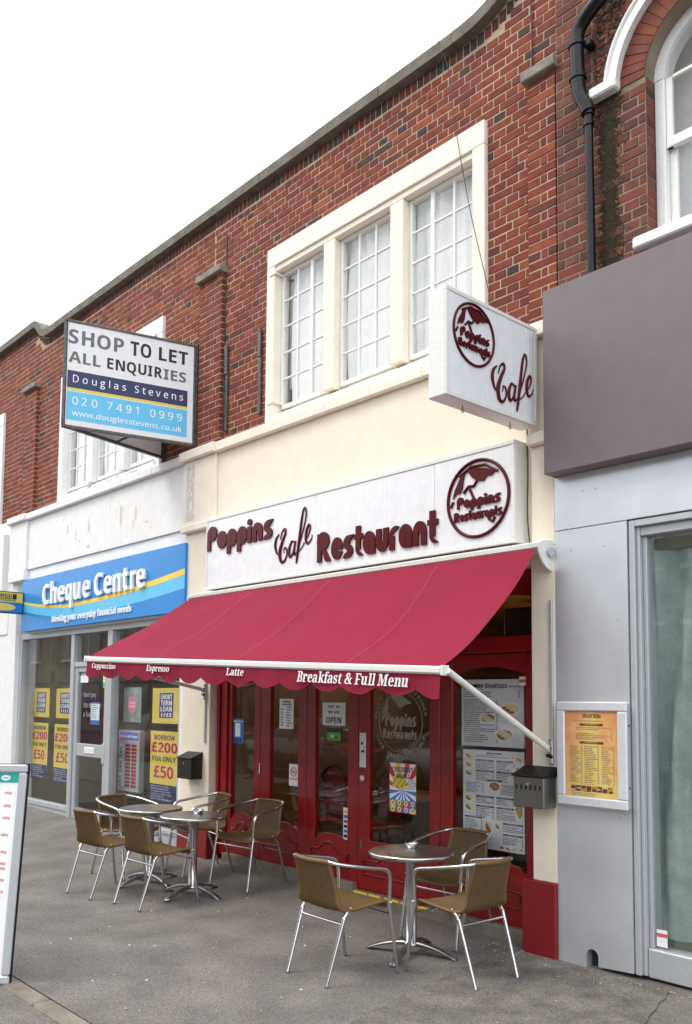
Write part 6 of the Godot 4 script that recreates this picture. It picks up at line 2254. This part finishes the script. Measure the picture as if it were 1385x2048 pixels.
# ---------------------------------------------------------------- across the street, seen in the panes
func make_far_side() -> void:
	var defs := [
		["office_block", "pale office block across the street mirrored in the panes", -26.0, 14.0, 10.5, M.far_stone],
		["brick_shop_row", "beige shop row across the street mirrored in the left panes", -58.0, -26.2, 9.0, M.far_beige],
		["far_shop_row", "grey shop row farther along the street mirrored in panes", -110.0, -58.2, 9.5, M.far_stone]]
	for d in defs:
		var t := thing(d[0], d[1], "building", Vector3((d[2] + d[3]) * 0.5, 0, 21))
		box("wall", t, d[5], d[2], d[3], 0.0, d[4], 20.5, 28.0, 0.02)
		box("fascia", t, M.far_beige if d[5] == M.far_stone else M.far_stone, d[2] + 0.3, d[3] - 0.3, 2.75, 3.55, 20.2, 20.49, 0.02)
		var x: float = d[2] + 1.0
		while x < d[3] - 3.0:
			for lv in 2:
				var y := 4.3 + lv * 2.75
				var w := box("window", t, M.window_dark, x, x + 2.3, y, y + 1.6, 20.42, 20.495, 0.0)
				var st := S()
				bx(st, Vector3(x - 0.1, y - 0.14, 20.3), Vector3(x + 2.4, y - 0.002, 20.49), 0.01)
				bx(st, Vector3(x - 0.1, y + 1.602, 20.36), Vector3(x + 2.4, y + 1.72, 20.49), 0.01)
				bx(st, Vector3(x + 0.72, y, 20.36), Vector3(x + 0.8, y + 1.6, 20.419), 0.0)
				put(st, "window_frame", M.white_paint, w)
			box("shop_window", t, M.window_dark, x, x + 2.4, 0.45, 2.6, 20.42, 20.495, 0.0)
			x += 3.05
	var t2 := get_node("office_block") as Node3D
	var back := Transform3D(Basis(Vector3(-1, 0, 0), Vector3(0, 1, 0), Vector3(0, 0, -1)), Vector3(0, 0, 20.19))
	txt(t2, "lettering", "Cheltenham & Gloucester", "bold", 9.0, 2.9, 17.5, 3.4, back, M.ink_grey, 0.03)
	# two parked cars and bicycles behind the camera
	car("parked_car", "white hatchback mirrored in the menu window", Vector3(-11.4, -0.14, 8.6), M.white_car, 0.0)
	car("parked_car", "red hatchback mirrored in the loan shop window", Vector3(-24.0, -0.14, 8.8), M.red_car, 0.0)
	car("parked_car", "grey hatchback mirrored behind the bicycles", Vector3(-17.0, -0.14, 8.8), M.grey_car, 0.0)
	for q in [[-9.8, 6.1, 0.15, M.orange_frame, "orange framed bicycle parked at the kerb behind the viewer"], [-11.6, 6.15, -0.1, M.black, "black bicycle parked at the kerb behind the viewer"], [-13.6, 6.05, 0.1, M.navy, "navy bicycle parked at the kerb behind the viewer"], [-16.4, 6.1, 0.05, M.black, "black bicycle farthest along the kerb behind the viewer"]]:
		bicycle(q[4], Vector3(q[0], -0.003, q[1]), q[2], q[3])

func car(called: String, label: String, at: Vector3, paint: Material, turn: float) -> void:
	var t := thing(called, label, "car", Vector3.ZERO, "cars parked across the street")
	var st := S(true)
	# body sides lofted along the length: [x, sill y, shoulder y, half width]
	var lower := []
	for q in [[-2.0, 0.42, 0.62, 0.62], [-1.92, 0.3, 0.78, 0.78], [-1.3, 0.22, 0.9, 0.85], [-0.4, 0.2, 0.94, 0.86], [0.6, 0.2, 0.94, 0.86], [1.4, 0.22, 0.93, 0.84], [1.9, 0.3, 0.86, 0.78], [1.98, 0.42, 0.66, 0.66]]:
		lower.append([Vector3(q[0], q[1], q[3] * 0.9), Vector3(q[0], (q[1] + q[2]) * 0.5, q[3]), Vector3(q[0], q[2], q[3] * 0.93), Vector3(q[0], q[2] + 0.03, 0.0), Vector3(q[0], q[2], -q[3] * 0.93), Vector3(q[0], (q[1] + q[2]) * 0.5, -q[3]), Vector3(q[0], q[1], -q[3] * 0.9)])
	for i in lower.size() - 1:
		for k in 7:
			var q := [lower[i][k], lower[i + 1][k], lower[i + 1][(k + 1) % 7], lower[i][(k + 1) % 7]]
			face(st, q, (q[0] + q[2]) * 0.5 - Vector3((q[0].x + q[2].x) * 0.5, 0.55, 0))
	face(st, lower[0], Vector3(-1, 0, 0))
	face(st, lower[-1], Vector3(1, 0, 0))
	put(st, "body", paint, t)
	st = S(true)
	var up := []
	for q in [[-1.25, 0.92, 0.72], [-0.55, 1.36, 0.6], [0.0, 1.45, 0.6], [0.9, 1.43, 0.59], [1.55, 1.2, 0.6], [1.8, 0.9, 0.7]]:
		up.append([Vector3(q[0], 0.88, 0.8), Vector3(q[0], q[1], q[2]), Vector3(q[0], q[1] + 0.02, 0), Vector3(q[0], q[1], -q[2]), Vector3(q[0], 0.88, -0.8)])
	for i in up.size() - 1:
		for k in 4:
			var q := [up[i][k], up[i + 1][k], up[i + 1][k + 1], up[i][k + 1]]
			face(st, q, (q[0] + q[2]) * 0.5 - Vector3((q[0].x + q[2].x) * 0.5, 0.7, 0))
	put(st, "cabin", M.window_dark, t)
	st = S(true)
	for i in range(1, 4):
		for k in [1, 2]:
			var q := [up[i][k] + Vector3(0, 0.008, 0), up[i + 1][k] + Vector3(0, 0.008, 0), up[i + 1][k + 1] + Vector3(0, 0.008, 0), up[i][k + 1] + Vector3(0, 0.008, 0)]
			face(st, q, Vector3.UP)
	put(st, "roof", paint, t)
	for s in [-1.0, 1.0]:
		for px in [[-1.25, 0.92, -0.55, 1.36, 0.72, 0.6], [0.2, 0.9, 0.3, 1.44, 0.8, 0.6], [1.8, 0.9, 1.5, 1.22, 0.7, 0.6]]:
			st = S(true)
			tube(st, [Vector3(px[0], px[1], s * px[4]), Vector3(px[2], px[3], s * px[5])], 0.04, 8)
			put(st, "pillar", paint, t)
		for wx in [-1.25, 1.25]:
			st = S(true)
			tube(st, [Vector3(wx, 0.3, s * 0.72), Vector3(wx, 0.3, s * 0.87)], 0.3, 24)
			var w := put(st, "wheel", M.tyre, t)
			st = S(true)
			tube(st, [Vector3(wx, 0.3, s * 0.86), Vector3(wx, 0.3, s * 0.88)], 0.2, 18)
			put(st, "rim", M.alu_frame, w)
		st = S()
		bx(st, Vector3(-1.97, 0.62, s * 0.5 - 0.14), Vector3(-1.9, 0.76, s * 0.5 + 0.14), 0.02)
		put(st, "headlight", M.white_metal, t)
		st = S()
		bx(st, Vector3(1.88, 0.66, s * 0.58 - 0.1), Vector3(1.97, 0.86, s * 0.58 + 0.1), 0.02)
		put(st, "tail_light", M.red_ink, t)
	t.position = at
	t.rotation.y = turn

func bicycle(label: String, at: Vector3, turn: float, paint: Material) -> void:
	var t := thing("bicycle", label, "bicycle", Vector3.ZERO, "bicycles parked at the kerb")
	for wx in [-0.52, 0.52]:
		var st := S(true)
		var p := []
		for i in 36:
			p.append(Vector3(wx + 0.32 * cos(TAU * i / 36.0), 0.335 + 0.32 * sin(TAU * i / 36.0), 0))
		tube(st, p, 0.016, 8, true)
		var w := put(st, "wheel", M.tyre, t)
		st = S(true)
		p = []
		for i in 36:
			p.append(Vector3(wx + 0.3 * cos(TAU * i / 36.0), 0.335 + 0.3 * sin(TAU * i / 36.0), 0))
		tube(st, p, 0.008, 6, true)
		for k in 12:
			var a := TAU * k / 12.0
			tube(st, [Vector3(wx, 0.335, 0.02 * (1 if k % 2 else -1)), Vector3(wx + 0.3 * cos(a), 0.335 + 0.3 * sin(a), 0)], 0.0014, 4)
		put(st, "rim", M.alu, w)
	var bb := Vector3(-0.08, 0.29, 0); var seat := Vector3(-0.22, 0.78, 0); var head := Vector3(0.36, 0.8, 0); var fork := Vector3(0.42, 0.62, 0)
	var st := S(true)
	for s in [[bb, seat], [bb, fork], [seat * 0.96 + Vector3(0, 0.01, 0), head], [head + Vector3(-0.02, 0.06, 0), fork], [Vector3(-0.52, 0.335, 0.05), bb], [Vector3(-0.52, 0.335, 0.05), seat + Vector3(0.01, -0.05, 0)]]:
		tube(st, s, 0.016, 8)
	tube(st, curve([fork, Vector3(0.47, 0.48, 0.03), Vector3(0.52, 0.335, 0.05)], 4), 0.013, 8)
	put(st, "frame", paint, t)
	st = S(true)
	tube(st, [seat, seat + Vector3(-0.03, 0.12, 0)], 0.013, 8)
	tube(st, [head + Vector3(-0.02, 0.06, 0), head + Vector3(-0.04, 0.18, 0)], 0.013, 8)
	tube(st, curve([Vector3(0.24, 0.98, -0.28), Vector3(0.3, 0.99, -0.2), Vector3(0.32, 0.98, 0), Vector3(0.3, 0.99, 0.2), Vector3(0.24, 0.98, 0.28)], 4), 0.011, 8)
	put(st, "handlebar", M.alu, t)
	st = S()
	prism(st, PackedVector2Array([Vector2(-0.4, -0.08), Vector2(-0.4, 0.08), Vector2(-0.2, 0.03), Vector2(-0.1, 0.015), Vector2(-0.1, -0.015), Vector2(-0.2, -0.03)]), 0.9, 0.94, Transform3D(Basis(Vector3(1, 0, 0), Vector3(0, 0, 1), Vector3(0, 1, 0)), Vector3.ZERO))
	put(st, "saddle", M.black, t)
	st = S(true)
	tube(st, [bb + Vector3(0, 0, -0.06), bb + Vector3(0, 0, 0.06)], 0.02, 8)
	tube(st, [bb + Vector3(0, 0, 0.06), bb + Vector3(0.1, -0.13, 0.07)], 0.009, 6)
	tube(st, [bb + Vector3(0, 0, -0.06), bb + Vector3(-0.1, 0.13, -0.07)], 0.009, 6)
	put(st, "crank", M.alu_frame, t)
	t.position = at
	t.rotation.y = turn

# ---------------------------------------------------------------- the scene
func _ready() -> void:
	rng.seed = 20240611
	# camera: shifted lens, looking along the parade to the left
	var cam := Camera3D.new()
	cam.name = "camera"
	cam.near = 0.1
	cam.far = 900.0
	cam.projection = Camera3D.PROJECTION_FRUSTUM
	cam.keep_aspect = Camera3D.KEEP_HEIGHT
	cam.size = 2.0 * 0.1 * 1024.0 / 1750.37
	cam.frustum_offset = Vector2(0.0, 0.1 * (1264.217 - 1024.0) / 1750.37)
	cam.transform = Transform3D(Basis(Vector3.UP, 0.832130) * Basis(Vector3.RIGHT, 0.0774884) * Basis(Vector3(0, 0, 1), 0.0088175), EYE)
	add_child(cam)
	cam.current = true
	# overcast sky, exposed for the shop fronts
	var sky_mat := ProceduralSkyMaterial.new()
	sky_mat.sky_top_color = Color(0.93, 0.95, 0.98)
	sky_mat.sky_horizon_color = Color(0.97, 0.98, 0.99)
	sky_mat.sky_curve = 0.2
	sky_mat.ground_bottom_color = Color(0.5, 0.5, 0.5)
	sky_mat.ground_horizon_color = Color(0.9, 0.9, 0.9)
	sky_mat.sky_energy_multiplier = 1.0
	var sky := Sky.new()
	sky.sky_material = sky_mat
	var env := Environment.new()
	env.background_mode = Environment.BG_SKY
	env.sky = sky
	env.tonemap_mode = Environment.TONE_MAPPER_LINEAR
	env.tonemap_exposure = 2.55
	env.sdfgi_enabled = true
	env.ssao_enabled = true
	env.ssil_enabled = true
	var we := WorldEnvironment.new()
	we.name = "world"
	we.environment = env
	add_child(we)
	var sun := DirectionalLight3D.new()
	sun.name = "sun"
	sun.light_color = Color(1.0, 0.97, 0.93)
	sun.light_energy = 0.3
	sun.light_angular_distance = 25.0
	sun.shadow_enabled = true
	add_child(sun)
	sun.look_at_from_position(Vector3(-4, 12, 7), Vector3.ZERO)
	make_materials()
	M.led = mat(rgb8(214, 44, 40), 0.5)
	M.led.emission_enabled = true
	M.led.emission = rgb8(230, 30, 24)
	M.led.emission_energy_multiplier = 0.08
	M.bulb = mat(rgb8(255, 240, 210), 0.4)
	M.bulb.emission_enabled = true
	M.bulb.emission = Color(1.0, 0.82, 0.55)
	M.bulb.emission_energy_multiplier = 1.5
	M.plum = mat(rgb8(72, 22, 40), 0.5)
	M.far_stone = mat(rgb8(158, 153, 142), 0.9, {"tex": T.blotch, "sc": 0.2})
	M.far_beige = mat(rgb8(156, 142, 116), 0.9, {"tex": T.blotch, "sc": 0.2})
	M.white_car = mat(rgb8(228, 230, 232), 0.25, {"cc": 0.8})
	M.red_car = mat(rgb8(180, 26, 28), 0.25, {"cc": 0.8})
	M.grey_car = mat(rgb8(96, 100, 106), 0.25, {"cc": 0.8})
	M.orange_frame = mat(rgb8(214, 92, 30), 0.35, {"cc": 0.5})
	make_ground()
	make_cafe()
	make_loan_shop()
	make_left_building()
	make_restaurant()
	make_far_side()
	make_fascia_sign()
	make_projecting_sign()
	make_loan_sign()
	make_let_sign()
	make_small_left_sign()
	make_awning()
	make_furniture()
	make_bins()
	make_menu_frame()
	make_a_board()
	make_cafe_notices()
	make_loan_notices()
	make_pipes()
	make_cafe_inside()
